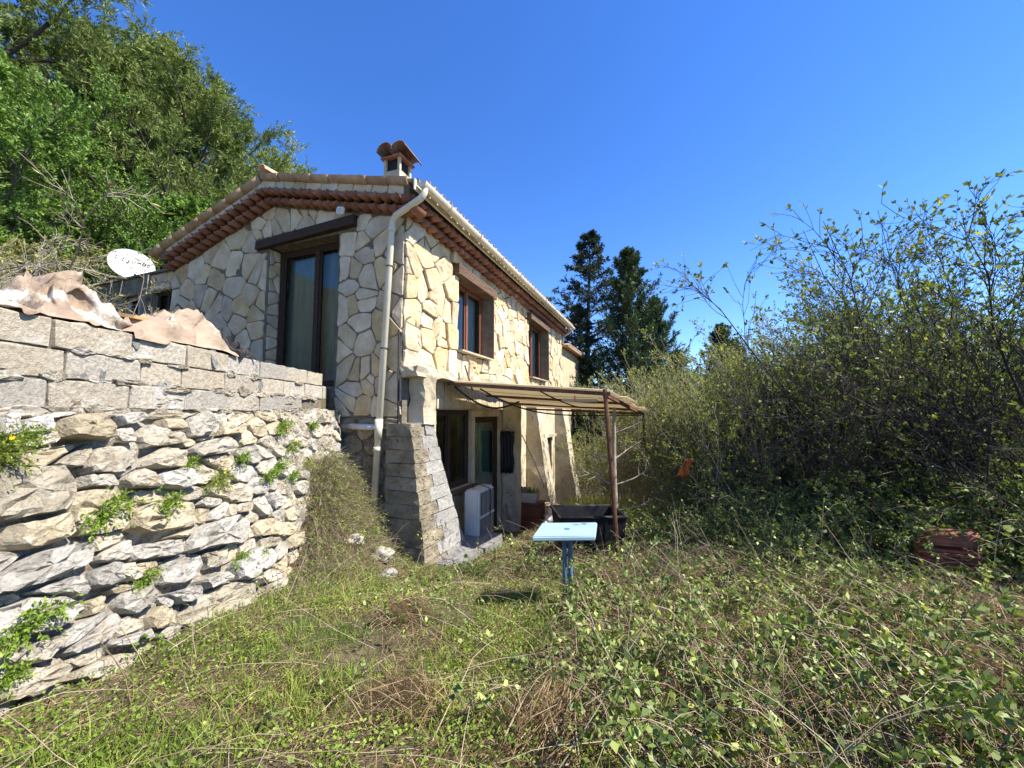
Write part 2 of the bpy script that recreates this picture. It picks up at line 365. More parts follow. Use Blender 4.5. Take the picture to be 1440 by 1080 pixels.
class MB:
    """small mesh builder: boxes, bars, tubes, prisms -> one mesh"""
    def __init__(self):
        self.v = []; self.f = []
    def add(self, v, f):
        o = len(self.v)
        self.v += [Vector(p) for p in v]
        self.f += [tuple(i + o for i in q) for q in f]
        return self
    def box(self, c, s, rot=None, bev=0.0):
        x, y, z = s[0] / 2, s[1] / 2, s[2] / 2
        if bev <= 0:
            v = [Vector((a * x, b * y, d * z)) for d in (-1, 1) for a, b in ((-1, -1), (1, -1), (1, 1), (-1, 1))]
            f = [(3, 2, 1, 0), (4, 5, 6, 7), (0, 1, 5, 4), (1, 2, 6, 5), (2, 3, 7, 6), (3, 0, 4, 7)]
        else:
            bm = bmesh.new()
            bmesh.ops.create_cube(bm, size=1.0)
            for q in bm.verts:
                q.co = Vector((q.co.x * s[0], q.co.y * s[1], q.co.z * s[2]))
            bmesh.ops.bevel(bm, geom=list(bm.edges), offset=bev, segments=2, affect='EDGES')
            bm.verts.index_update()
            v = [q.co.copy() for q in bm.verts]
            f = [tuple(q.index for q in fc.verts) for fc in bm.faces]
            bm.free()
        if rot is not None:
            v = [rot @ q for q in v]
        c = Vector(c)
        return self.add([q + c for q in v], f)
    def hexa(self, lo, hi):
        """eight corners: four lower, four upper (same order)"""
        return self.add(list(lo) + list(hi), [(3, 2, 1, 0), (4, 5, 6, 7), (0, 1, 5, 4), (1, 2, 6, 5), (2, 3, 7, 6), (3, 0, 4, 7)])
    def bar(self, a, b, w, h=None, up=(0, 0, 1)):
        a, b = Vector(a), Vector(b)
        h = h or w
        t = (b - a).normalized()
        s = t.cross(Vector(up))
        if s.length < 1e-4:
            s = t.cross(Vector((1, 0, 0)))
        s.normalize(); n = s.cross(t)
        lo = [a + s * i * w / 2 + n * j * h / 2 for i, j in ((-1, -1), (1, -1), (1, 1), (-1, 1))]
        hi = [p + (b - a) for p in lo]
        return self.hexa(lo, hi)
    def tube(self, pts, r, n=8, cap=True):
        pts = [Vector(p) for p in pts]
        rr = r if isinstance(r, (list, tuple)) else [r] * len(pts)
        ring = []
        ref = Vector((0.31, 0.2, 0.93))
        for i, p in enumerate(pts):
            t = (pts[min(i + 1, len(pts) - 1)] - pts[max(i - 1, 0)]).normalized()
            s = t.cross(ref)
            if s.length < 0.05:
                s = t.cross(Vector((1, 0, 0)))
            s.normalize(); u = s.cross(t)
            ring.append([p + (s * math.cos(a) + u * math.sin(a)) * rr[i] for a in [2 * math.pi * k / n for k in range(n)]])
        v = [q for r_ in ring for q in r_]
        f = [(i * n + k, i * n + (k + 1) % n, (i + 1) * n + (k + 1) % n, (i + 1) * n + k) for i in range(len(pts) - 1) for k in range(n)]
        if cap:
            f += [tuple(range(n - 1, -1, -1)), tuple((len(pts) - 1) * n + k for k in range(n))]
        return self.add(v, f)
    def build(self, name, mat, parent=None, smooth=False):
        return obj(name, self.v, self.f, mat, parent, smooth)

# ------------------------------------------------------------------ terrain shape
def sstep(x, a, b):
    t = np.clip((x - a) / (b - a), 0, 1)
    return t * t * (3 - 2 * t)

def gz(x, y):
    x = np.asarray(x, float); y = np.asarray(y, float)
    z = np.where(y > 1.9, -0.155 * (np.minimum(y, 42) - 1.9), -0.05 * (np.maximum(y, -10) - 1.9))
    z = z + 0.03 * np.sin(x * 2.3 + y * 1.1) + 0.025 * np.sin(x * 1.1 - y * 2.9 + 1)
    # bank spilling over the far end of the rubble wall
    z = z + 1.35 * np.exp(-(((x + 2.72) / 0.62) ** 2 + ((y - 5.45) / 0.80) ** 2))
    z = z + 0.16 * sstep(-x, 1.2, 2.4) * (1 - sstep(y, 5.5, 6.5))
    # rough rise under the scrub to the right
    z = z + 0.20 * sstep(x, 1.0, 3.5) * (1 - sstep(y, 6, 12)) * (0.8 + 0.35 * np.sin(x * 1.7 + y * 0.9))
    return z

TH = R(69.0)
HU = np.array([math.cos(TH), math.sin(TH)]); HV = np.array([-math.sin(TH), math.cos(TH)])
HC = np.array([-1.70, 6.0])
def house_xy(u, v):
    p = HC + u * HU + v * HV
    return float(p[0]), float(p[1])

def hillz(x, y):
    v = (np.asarray(x) - HC[0]) * HV[0] + (np.asarray(y) - HC[1]) * HV[1]
    u = (np.asarray(x) - HC[0]) * HU[0] + (np.asarray(y) - HC[1]) * HU[1]
    return 1.95 + 0.62 * np.clip(v - 9.0, 0, 30) - 0.25 * np.clip(u - 14, 0, 30) + 0.08 * np.sin(np.asarray(x) * 1.3) * np.cos(np.asarray(y) * 1.1)

def grid_mesh(name, xs, ys, zf, mat, kind='structure', mask=None, skirt=None):
    X, Y = np.meshgrid(xs, ys)
    Z = zf(X, Y)
    V = np.stack([X.ravel(), Y.ravel(), Z.ravel()], 1)
    ny, nx = X.shape
    i = np.arange(ny - 1)[:, None] * nx + np.arange(nx - 1)[None, :]
    F = np.stack([i, i + 1, i + 1 + nx, i + nx], -1).reshape(-1, 4)
    me = bulk_mesh(name, [(V, F, 0, None)], [mat])
    me.polygons.foreach_set('use_smooth', [True] * len(me.polygons))
    o = link(bpy.data.objects.new(name, me))
    tag(o, kind=kind)
    return o

xs = np.concatenate([[-1500, -500, -150, -50, -20, -10, -6], np.arange(-4, 9.01, 0.12), [10, 12, 15, 20, 30, 60, 150, 500, 1500]])
ys = np.concatenate([[-1500, -400, -100, -30, -10, -4, -1], np.arange(0, 13.01, 0.12), [14, 16, 19, 23, 28, 34, 42, 60, 150, 500, 1500]])
ground = grid_mesh('ground', xs, ys, gz, 'soil')

# upper terrace and the hillside behind it (one sheet with a right edge that follows the wall and the house)
ysh = np.concatenate([np.arange(-12, 6.3, 1.0), [6.3, 6.31], np.arange(7, 40, 1.5), [45, 60]])
def hx_edge(y):
    return np.where(y <= 6.3, -2.98, -1.7 + 0.384 * (y - 6.0) - 3.2)
tt = np.array([0, 0.35, 0.8, 1.4, 2.2, 3.2, 4.5, 6, 8, 10.5, 13.5, 17, 22, 28, 38, 60])
Yg = np.repeat(ysh[:, None], len(tt), 1)
Xg = hx_edge(ysh)[:, None] - tt[None, :]
Zg = hillz(Xg, Yg)
Vh = np.stack([Xg.ravel(), Yg.ravel(), Zg.ravel()], 1)
nx = len(tt)
ii = np.arange(len(ysh) - 1)[:, None] * nx + np.arange(nx - 1)[None, :]
Fh = np.stack([ii, ii + nx, ii + nx + 1, ii + 1], -1).reshape(-1, 4)
skV = np.stack([Xg[:, 0], Yg[:, 0], np.full(len(ysh), -8.0)], 1)
j = np.arange(len(ysh) - 1)
Fs = np.stack([j * nx, len(Vh) + j, len(Vh) + j + 1, (j + 1) * nx], 1)
me = bulk_mesh('hillside', [(np.concatenate([Vh, skV]), np.concatenate([Fh, Fs]), 0, None)], ['hill'])
tag(link(bpy.data.objects.new('hillside', me)), kind='structure')

# ------------------------------------------------------------------ 2-D stone layouts
def clip_half(poly, p, n):
    """keep the side of the line through p where (q-p).n <= 0"""
    out = []
    L = len(poly)
    for k in range(L):
        a, b = poly[k], poly[(k + 1) % L]
        da = (a[0] - p[0]) * n[0] + (a[1] - p[1]) * n[1]
        db = (b[0] - p[0]) * n[0] + (b[1] - p[1]) * n[1]
        if da <= 0:
            out.append(a)
        if (da < 0 < db) or (db < 0 < da):
            t = da / (da - db)
            out.append((a[0] + (b[0] - a[0]) * t, a[1] + (b[1] - a[1]) * t))
    return out

def area(poly):
    return 0.5 * sum(poly[k][0] * poly[(k + 1) % len(poly)][1] - poly[(k + 1) % len(poly)][0] * poly[k][1] for k in range(len(poly)))

def centroid(poly):
    return (sum(p[0] for p in poly) / len(poly), sum(p[1] for p in poly) / len(poly))

def crazy_paving(bound, n, rng, holes=(), joint=0.016, inside=None, minarea=0.008, cand=14, polys=()):
    """Voronoi cells inside a convex outline, cut back from rectangular openings (a0,a1,b0,b1)"""
    xs_ = [p[0] for p in bound]; ys_ = [p[1] for p in bound]
    seeds = []
    def ok(p):
        q = [p]
        for k in range(len(bound)):
            a, b = bound[k], bound[(k + 1) % len(bound)]
            if (b[0] - a[0]) * (p[1] - a[1]) - (b[1] - a[1]) * (p[0] - a[0]) < 0:
                return False
        for h in holes:
            if h[0] - 0.03 < p[0] < h[1] + 0.03 and h[2] - 0.03 < p[1] < h[3] + 0.03:
                return False
        return inside is None or inside(p)
    guard = 0
    while len(seeds) < n and guard < n * 60:
        guard += 1
        best, bd = None, -1
        for _ in range(cand if rng.random() < 0.75 else 2):
            p = (rng.uniform(min(xs_), max(xs_)), rng.uniform(min(ys_), max(ys_)))
            if not ok(p):
                continue
            d = min([(p[0] - s[0]) ** 2 + (p[1] - s[1]) ** 2 for s in seeds] or [9])
            if d > bd:
                best, bd = p, d
        if best:
            seeds.append(best)
    cells = []
    for i, s in enumerate(seeds):
        poly = list(bound)
        near = sorted(range(len(seeds)), key=lambda k: (seeds[k][0] - s[0]) ** 2 + (seeds[k][1] - s[1]) ** 2)[1:26]
        for k in near:
            o = seeds[k]
            d = (o[0] - s[0], o[1] - s[1])
            L = math.hypot(*d) or 1e-6
            nrm = (d[0] / L, d[1] / L)
            m = ((s[0] + o[0]) / 2 - nrm[0] * joint / 2, (s[1] + o[1]) / 2 - nrm[1] * joint / 2)
            poly = clip_half(poly, m, nrm)
            if len(poly) < 3:
                break
        for h in holes:
            if len(poly) < 3:
                break
            if min(p[0] for p in poly) < h[1] and max(p[0] for p in poly) > h[0] and min(p[1] for p in poly) < h[3] and max(p[1] for p in poly) > h[2]:
                opts = [(h[0] - s[0], (h[0], 0), (1, 0)), (s[0] - h[1], (h[1], 0), (-1, 0)),
                        (h[2] - s[1], (0, h[2]), (0, 1)), (s[1] - h[3], (0, h[3]), (0, -1))]
                opts.sort(key=lambda q: -q[0])
                poly = clip_half(poly, opts[0][1], opts[0][2])
        for (hp, bb) in polys:
            if len(poly) < 3:
                break
            if min(p[0] for p in poly) < bb[1] and max(p[0] for p in poly) > bb[0] and min(p[1] for p in poly) < bb[3] and max(p[1] for p in poly) > bb[2]:
                best = None
                for k in range(len(hp)):
                    a, b = hp[k], hp[(k + 1) % len(hp)]
                    L = math.hypot(b[0] - a[0], b[1] - a[1]) or 1e-6
                    nn = ((b[1] - a[1]) / L, -(b[0] - a[0]) / L)       # outward for counter-clockwise outlines
                    d = (s[0] - a[0]) * nn[0] + (s[1] - a[1]) * nn[1]
                    if best is None or d > best[0]:
                        best = (d, (a[0] + nn[0] * joint * 0.6, a[1] + nn[1] * joint * 0.6), (-nn[0], -nn[1]))
                poly = clip_half(poly, best[1], best[2]) if best[0] > 0 else []
        if len(poly) >= 3 and abs(area(poly)) > minarea:
            cells.append(poly)
    return cells

def soften(poly, rng, cut=0.16, jit=0.008):
    """chamfer the corners and jitter the outline"""
    out = []
    L = len(poly)
    for k in range(L):
        a, b, c = poly[k - 1], poly[k], poly[(k + 1) % L]
        la = math.hypot(a[0] - b[0], a[1] - b[1]); lc = math.hypot(c[0] - b[0], c[1] - b[1])
        if la < 0.03 or lc < 0.03:
            out.append(b); continue
        f = cut * rng.uniform(0.5, 1.2)
        out.append((b[0] + (a[0] - b[0]) * f, b[1] + (a[1] - b[1]) * f))
        out.append((b[0] + (c[0] - b[0]) * f, b[1] + (c[1] - b[1]) * f))
        if lc > 0.16:
            t = rng.uniform(0.4, 0.6)
            out.append((b[0] + (c[0] - b[0]) * t, b[1] + (c[1] - b[1]) * t))
    return [(p[0] + rng.uniform(-jit, jit), p[1] + rng.uniform(-jit, jit)) for p in out]

def slab(name, poly, frame, t, rng, mat, parent, back=0.02, edge=0.018, tilt=0.012, hew=0.0):
    """flat facing stone: outline, bevelled rim, slightly tilted face"""
    o, a, b, n = frame
    if area(poly) < 0:
        poly = poly[::-1]
    c = centroid(poly)
    ta, tb = rng.uniform(-tilt, tilt), rng.uniform(-tilt, tilt)
    rings = []
    for s, h, j in ((1.0, -back, 0), (1.0, t - edge, 0), (0.0, t, 0.003)):
        ring = []
        for p in poly:
            dx, dy = p[0] - c[0], p[1] - c[1]
            L = math.hypot(dx, dy) or 1e-6
            k = 1.0 if s else max(0.3, 1 - edge * 1.3 / L)
            q = (c[0] + dx * k, c[1] + dy * k)
            hh = h + ((dx * ta + dy * tb) * 6 if h > 0 else 0) + rng.uniform(-j, j)
            ring.append(o + a * q[0] + b * q[1] + n * hh)
        rings.append(ring)
    m = len(poly)
    if hew:
        ring = []
        for p in poly:
            dx, dy = p[0] - c[0], p[1] - c[1]
            q = (c[0] + dx * 0.5, c[1] + dy * 0.5)
            ring.append(o + a * q[0] + b * q[1] + n * (t + (dx * ta + dy * tb) * 3 + rng.uniform(-hew, hew)))
        rings.append(ring)
    v = sum(rings, [])
    f = []
    for r_ in range(len(rings) - 1):
        f += [(r_ * m + k, r_ * m + (k + 1) % m, (r_ + 1) * m + (k + 1) % m, (r_ + 1) * m + k) for k in range(m)]
    r_ = len(rings) - 1
    f.append(tuple(r_ * m + k for k in range(m)))
    return obj(name, v, f, mat, parent)

def boulder(name, poly, frame, t, rng, mat, parent, back=0.1, n_out=16, rough=0.012):
    """rubble stone: resampled outline, rim, two shoulders and an uneven face"""
    o, a, b, n = frame
    if area(poly) < 0:
        poly = poly[::-1]
    per = [math.hypot(poly[k][0] - poly[(k + 1) % len(poly)][0], poly[k][1] - poly[(k + 1) % len(poly)][1]) for k in range(len(poly))]
    tot = sum(per)
    pts = []
    for i in range(n_out):
        d = tot * i / n_out
        k = 0
        while d > per[k]:
            d -= per[k]; k += 1
        q, w = poly[k], poly[(k + 1) % len(poly)]
        f = d / per[k]
        pts.append((q[0] + (w[0] - q[0]) * f, q[1] + (w[1] - q[1]) * f))
    w0 = 0.12
    pts = [(w0 * pts[i - 1][0] + (1 - 2 * w0) * pts[i][0] + w0 * pts[(i + 1) % n_out][0],
            w0 * pts[i - 1][1] + (1 - 2 * w0) * pts[i][1] + w0 * pts[(i + 1) % n_out][1]) for i in range(n_out)]
    c = centroid(pts)
    size = math.sqrt(abs(area(pts)))
    g = size * rough / 0.15
    ta, tb = rng.uniform(-0.12, 0.12), rng.uniform(-0.28, 0.05)
    v = []
    for s, h in ((1.0, -back), (1.0, t * 0.62), (0.955, t * 0.94), (0.74, t * 1.0), (0.36, t * 1.0)):
        for p in pts:
            dx, dy = (p[0] - c[0]) * s, (p[1] - c[1]) * s
            jx = rng.uniform(-g, g) * 0.5 if h > 0 else 0
            hh = h + (dx * ta + dy * tb + rng.uniform(-g, g) if h > 0 else 0)
            v.append(o + a * (c[0] + dx + jx) + b * (c[1] + dy + jx * 0.6) + n * hh)
    v.append(o + a * c[0] + b * c[1] + n * (t * 1.04 + rng.uniform(-g, g)))
    f = []
    m = n_out
    for r_ in range(4):
        f += [(r_ * m + k, r_ * m + (k + 1) % m, (r_ + 1) * m + (k + 1) % m, (r_ + 1) * m + k) for k in range(m)]
    f += [(4 * m + k, 4 * m + (k + 1) % m, 5 * m) for k in range(m)]
    o_ = obj(name, v, f, mat, parent, True)
    o_.data.set_sharp_from_angle(angle=R(28))
    return o_

# ------------------------------------------------------------------ retaining wall
RW = empty('retaining_wall', (-2.6, 3.5, -0.2), 0, 'sunlit dry rubble retaining wall topped with three courses of concrete blocks', 'wall')
RO = Vector((-2.6, 3.5, -0.2))
rngw = random.Random(11)
BATTER = 0.24
def rw_pt(y, z, off=0.0):
    """point of the battered rubble face in the wall's local frame"""
    return Vector((-2.86 + (1.62 - z) * BATTER + off, y, z)) - RO
nrm = Vector((1, 0, BATTER)).normalized()
bax = Vector((-BATTER, 0, 1)).normalized()
FRAME = (Vector((-2.86 + 1.62 * BATTER, 0, 0)) - RO, Vector((0, 1, 0)), bax, nrm)
k_b = math.sqrt(1 + BATTER * BATTER)          # z -> distance along the face

# mortar and packing behind the stones: an uneven sheet with a solid back
ny, nz = 130, 52
rr = np.random.default_rng(5)
gy = np.linspace(-2.5, 6.35, ny); gzv = np.linspace(-1.2, 1.64, nz)
YY, ZZ = np.meshgrid(gy, gzv)
def vnoise(a, b, seed, sc):
    r_ = np.random.default_rng(seed); L = r_.random((64, 64))
    A, B = a * sc, b * sc
    i, j_ = np.floor(A).astype(int), np.floor(B).astype(int)
    fa, fb = A - i, B - j_
    fa = fa * fa * (3 - 2 * fa); fb = fb * fb * (3 - 2 * fb)
    g_ = lambda p, q: L[p % 64, q % 64]
    return (g_(i, j_) * (1 - fa) + g_(i + 1, j_) * fa) * (1 - fb) + (g_(i, j_ + 1) * (1 - fa) + g_(i + 1, j_ + 1) * fa) * fb
dd = (vnoise(YY, ZZ, 1, 5) - 0.5) * 0.10 + (vnoise(YY, ZZ, 2, 12) - 0.5) * 0.055 + (vnoise(YY, ZZ, 3, 26) - 0.5) * 0.03
XX = -2.86 + (1.62 - ZZ) * BATTER - 0.035 + 0.05 * sstep(YY, 3.9, 4.8) + dd
Vw = np.stack([XX.ravel() - RO.x, YY.ravel() - RO.y, ZZ.ravel() - RO.z], 1)
iw = np.arange(nz - 1)[:, None] * ny + np.arange(ny - 1)[None, :]
Fw = np.stack([iw, iw + 1, iw + 1 + ny, iw + ny], -1).reshape(-1, 4)
core = bulk('packing', [(Vw, Fw, 0, None)], ['wallcore'], RW)
core['kind'] = 'stuff'
core['label'] = 'pale crumbling mortar and small packing between the wall stones'

# the larger stones, outlines in (distance along the wall, height)
WALL_STONES = [      # o = ochre, g = grey; corners as (distance along the wall, height) in metres
 ('g', [(2.07, 1.31), (2.14, 1.30), (2.41, 1.28), (2.44, 1.21), (2.42, 1.07), (2.35, 1.01), (2.25, 1.02), (2.11, 1.03), (2.04, 1.04)]),
 ('o', [(2.42, 1.11), (2.63, 1.09), (2.70, 1.03), (2.69, 0.84), (2.64, 0.81), (2.41, 0.85), (2.40, 0.98)]),
 ('o', [(2.12, 1.00), (2.23, 0.98), (2.39, 1.00), (2.39, 0.87), (2.30, 0.85), (2.18, 0.85), (2.11, 0.88)]),
 ('o', [(2.78, 0.89), (2.90, 0.94), (3.31, 0.86), (3.30, 0.68), (2.98, 0.71), (2.76, 0.79)]),
 ('g', [(2.53, 1.24), (2.60, 1.37), (2.82, 1.36), (2.84, 1.24), (2.70, 1.17), (2.54, 1.21)]),
 ('g', [(2.92, 1.25), (3.05, 1.32), (3.27, 1.27), (3.22, 1.15), (3.02, 1.16), (2.92, 1.20)]),
 ('g', [(3.28, 1.28), (3.47, 1.34), (3.82, 1.37), (3.88, 1.24), (3.71, 1.21), (3.36, 1.21)]),
 ('g', [(2.52, 1.20), (2.68, 1.17), (2.67, 1.09), (2.51, 1.13)]),
 ('g', [(2.76, 1.15), (2.88, 1.19), (2.97, 1.14), (2.95, 1.04), (2.77, 1.07)]),
 ('g', [(2.99, 1.13), (3.27, 1.14), (3.32, 1.01), (3.19, 0.98), (2.98, 1.04)]),
 ('o', [(3.91, 0.48), (4.03, 0.51), (4.27, 0.47), (4.42, 0.37), (4.35, 0.26), (3.94, 0.38)]),
 ('g', [(3.14, 0.61), (3.38, 0.66), (3.81, 0.63), (3.86, 0.50), (3.80, 0.37), (3.44, 0.45), (3.09, 0.50)]),
 ('g', [(2.71, 0.69), (3.07, 0.62), (3.07, 0.51), (2.72, 0.59)]),
 ('g', [(2.50, 0.71), (2.71, 0.74), (2.71, 0.62), (2.63, 0.62), (2.49, 0.67)]),
 ('g', [(2.00, 0.78), (2.08, 0.78), (2.19, 0.82), (2.48, 0.80), (2.46, 0.68), (2.26, 0.66), (2.07, 0.67), (1.99, 0.68)]),
 ('g', [(2.15, 0.64), (2.37, 0.63), (2.43, 0.55), (2.40, 0.50), (2.29, 0.57), (2.16, 0.62)]),
 ('g', [(2.00, 0.62), (2.06, 0.61), (2.20, 0.60), (2.36, 0.49), (2.38, 0.44), (2.29, 0.39), (2.06, 0.44), (1.99, 0.48)]),
 ('g', [(2.44, 0.62), (2.61, 0.63), (2.61, 0.51), (2.53, 0.50), (2.43, 0.54)]),
 ('g', [(2.62, 0.60), (2.69, 0.59), (2.73, 0.47), (2.64, 0.48), (2.61, 0.53)]),
 ('o', [(2.70, 0.57), (2.86, 0.53), (2.87, 0.44), (2.74, 0.46)]),
 ('g', [(3.54, 0.26), (3.97, 0.28), (4.00, 0.21), (3.78, 0.03), (3.57, 0.11)]),
 ('g', [(3.27, 0.44), (3.55, 0.40), (3.49, 0.28), (3.30, 0.31)]),
 ('g', [(2.94, 0.07), (3.07, 0.15), (3.45, 0.13), (3.78, -0.03), (3.74, -0.17), (3.37, -0.10), (3.14, -0.06)]),
 ('g', [(2.58, 0.43), (2.79, 0.40), (2.80, 0.28), (2.67, 0.26), (2.57, 0.34)]),
 ('o', [(2.74, 0.21), (2.85, 0.24), (2.94, 0.13), (2.92, 0.08), (2.80, 0.09), (2.75, 0.13)]),
 ('o', [(2.42, 0.46), (2.51, 0.46), (2.49, 0.38), (2.42, 0.38)]),
 ('g', [(2.29, 0.27), (2.41, 0.30), (2.55, 0.34), (2.58, 0.27), (2.47, 0.20), (2.31, 0.22)]),
 ('g', [(2.05, 0.36), (2.12, 0.39), (2.27, 0.35), (2.26, 0.31), (2.17, 0.27), (2.06, 0.33)]),
 ('g', [(2.01, 0.45), (2.04, 0.44), (2.08, 0.42), (2.08, 0.37), (2.03, 0.34), (2.00, 0.37)]),
 ('g', [(2.28, 0.10), (2.31, 0.13), (2.49, 0.12), (2.61, 0.03), (2.58, -0.04), (2.37, 0.04)]),
 ('g', [(1.97, 0.27), (2.02, 0.27), (2.13, 0.26), (2.27, 0.20), (2.27, 0.15), (2.13, 0.13), (2.01, 0.18), (1.96, 0.20)]),
 ('g', [(2.93, -0.07), (3.35, -0.17), (3.39, -0.23), (3.19, -0.29), (2.94, -0.25), (2.89, -0.18)]),
 ('g', [(2.80, 0.00), (2.97, 0.01), (2.98, -0.06), (2.83, -0.06)]),
 ('g', [(2.47, 0.19), (2.73, 0.14), (2.74, 0.07), (2.64, 0.09), (2.48, 0.17)]),
 ('g', [(4.48, -0.07), (4.71, -0.02), (5.14, -0.19), (5.07, -0.39), (4.57, -0.23)]),
 ('o', [(4.45, 0.22), (4.84, 0.19), (4.82, 0.04), (4.39, 0.10)]),
 ('g', [(2.90, 0.29), (3.18, 0.23), (3.15, 0.15), (3.00, 0.17)]),
 ('g', [(2.19, 0.05), (2.33, 0.04), (2.46, -0.04), (2.44, -0.09), (2.25, -0.03)]),
 ('o', [(2.71, 0.95), (2.79, 0.96), (2.77, 0.89), (2.69, 0.88)]),
 ('g', [(2.70, -0.09), (2.83, -0.09), (2.81, -0.17), (2.70, -0.14)]),
 ('g', [(3.21, 0.26), (3.45, 0.23), (3.49, 0.15), (3.24, 0.17)]),
 ('o', [(3.01, 0.66), (3.20, 0.66), (3.09, 0.62)]),
 ('g', [(4.29, -0.19), (5.03, -0.45), (4.94, -0.52), (4.30, -0.43)]),
 ('g', [(3.94, -0.09), (4.22, -0.13), (4.22, -0.26), (3.95, -0.31)]),
 ('g', [(5.05, -0.41), (5.46, -0.45), (5.47, -0.61), (5.12, -0.55)]),
 ('o', [(2.43, 1.56), (2.51, 1.58), (2.67, 1.59), (2.72, 1.51), (2.68, 1.41), (2.42, 1.44)]),
 ('g', [(2.77, 1.58), (2.94, 1.60), (2.99, 1.54), (2.80, 1.50)]),
 ('g', [(3.33, 1.54), (3.61, 1.62), (3.66, 1.50), (3.58, 1.39), (3.35, 1.38)]),
 ('o', [(3.71, 1.51), (4.01, 1.49), (3.99, 1.38), (3.69, 1.38)]),
 ('o', [(3.09, 1.54), (3.28, 1.53), (3.29, 1.45), (3.10, 1.46)]),
 ('g', [(2.21, 1.55), (2.38, 1.59), (2.35, 1.49), (2.21, 1.47)]),
 ('g', [(2.75, 1.48), (2.87, 1.49), (2.86, 1.38), (2.75, 1.39)]),
 ('g', [(2.90, 1.41), (2.98, 1.51), (3.27, 1.42), (3.28, 1.34), (2.93, 1.33)]),
 ('g', [(5.77, 1.66), (6.13, 1.63), (6.08, 1.43), (5.72, 1.45)]),
 ('g', [(2.13, 1.58), (2.20, 1.59), (2.19, 1.47), (2.11, 1.46)]),
]
polys = list(WALL_STONES)
# further stones beyond the picture's left edge and small packing stones between the large ones
def inside(poly, p):
    r_ = False
    for k in range(len(poly)):
        a, b = poly[k - 1], poly[k]
        if (a[1] > p[1]) != (b[1] > p[1]) and p[0] < (b[0] - a[0]) * (p[1] - a[1]) / (b[1] - a[1]) + a[0]:
            r_ = not r_
    return r_
far = crazy_paving([(-1.2, -0.1), (1.72, -0.1), (1.72, 1.55), (-1.2, 1.55)], 34, rngw, joint=0.03)
for p in far:
    polys.append((rngw.choice('ggo'), [(q[0], q[1]) for q in p]))
SQ = 1.7                                   # stones lie flat: lay them out in a stretched plane
hull = []
for c, p in polys:
    q = [(w[0], w[1] * SQ) for w in p]
    if area(q) < 0:
        q = q[::-1]
    hull.append((q, (min(w[0] for w in q), max(w[0] for w in q), min(w[1] for w in q), max(w[1] for w in q))))
def free(p):
    return p[1] / SQ > float(gz(-2.4, p[0])) - 0.1 and not any(inside(q, p) for q, bb in hull)
fill = crazy_paving([(1.7, -0.6 * SQ), (6.15, -0.6 * SQ), (6.15, 1.60 * SQ), (1.7, 1.60 * SQ)], 135, rngw, joint=0.022, inside=free, minarea=0.004, cand=10, polys=hull)
for c, p in polys:
    pp = [(q[0], q[1] * k_b) for q in p]
    boulder('stone', pp, FRAME, rngw.uniform(0.05, 0.11), rngw, 'rubble_ochre' if c == 'o' else 'rubble', RW, n_out=20)
for p in fill:
    pp = soften([(q[0], q[1] / SQ * k_b) for q in p], rngw, 0.12, 0.006)
    boulder('stone', pp, FRAME, rngw.uniform(0.0, 0.06), rngw, rngw.choice(['rubble', 'rubble', 'rubble', 'rubble_ochre']), RW, n_out=12, rough=0.014)

# concrete blocks: three courses, z 1.62 .. 2.19
def block_mesh(L, H, T, seed):
    """block with bevelled, chipped edges"""
    r_ = random.Random(seed)
    bm = bmesh.new()
    bmesh.ops.create_cube(bm, size=1.0)
    for q in bm.verts:
        q.co = Vector((q.co.x * T, q.co.y * L, q.co.z * H))
    bmesh.ops.subdivide_edges(bm, edges=[e for e in bm.edges if abs(e.verts[0].co.y - e.verts[1].co.y) > 0.1], cuts=5)
    bmesh.ops.bevel(bm, geom=[e for e in bm.edges if len(e.link_faces) == 2 and e.calc_face_angle(0) > 0.5], offset=0.007, segments=1, affect='EDGES')
    for q in bm.verts:
        q.co += Vector((r_.uniform(-1, 1), r_.uniform(-1, 1), r_.uniform(-1, 1))) * (0.012 if r_.random() < 0.12 else 0.0045)
    me = bpy.data.meshes.new('concrete_block')
    bm.to_mesh(me); bm.free()
    me.materials.append(MT['block'])
    return me
BH = 0.19
for c in range(3):
    y = -1.6 + c * 0.23 + rngw.uniform(-0.05, 0.05)
    zc = 1.625 + BH * (c + 0.5)
    end = 5.95 - (0.0 if c < 2 else 0.12)
    while y < end - 0.08:
        L = min(0.5 if rngw.random() < 0.8 else 0.38, end - y)
        if c == 0 and y > 5.2:
            break
        me = block_mesh(L - 0.010, BH - 0.009, 0.2, rngw.random())
        mw = Matrix.Translation(Vector((-2.96 + rngw.uniform(-0.008, 0.008) + (0.012 if c == 0 else 0), y + L / 2, zc)) - RO) @ Matrix.Rotation(rngw.uniform(-0.01, 0.01), 4, 'Z')
        inst('concrete_block', me, RW, mw)
        y += L
# mortar beds and daubs between the blocks
mb = MB()
mb.box(Vector((-2.965, 2.15, 1.90)) - RO, (0.172, 7.4, 0.53))
mb.build('mortar_bed', 'mortar', RW)
for k in range(7):
    y = rngw.uniform(2.0, 5.0); z = rngw.choice([1.63, 1.72, 1.815, 1.9, 2.0, 2.1]) + rngw.uniform(-0.04, 0.04)
    w, h = rngw.uniform(0.03, 0.07), rngw.uniform(0.06, 0.13)
    p = []
    for q in range(9):
        an = q * 2 * math.pi / 9
        p.append((y + math.cos(an) * w * rngw.uniform(0.6, 1.1), z + math.sin(an) * h * rngw.uniform(0.6, 1.1)))
    fr = (Vector((-2.858, 0, 0)) - RO, Vector((0, 1, 0)), Vector((0, 0, 1)), Vector((1, 0, 0)))
    boulder('mortar_daub', p, fr, 0.0025, rngw, 'daub', RW, back=0.03, n_out=12, rough=0.004)

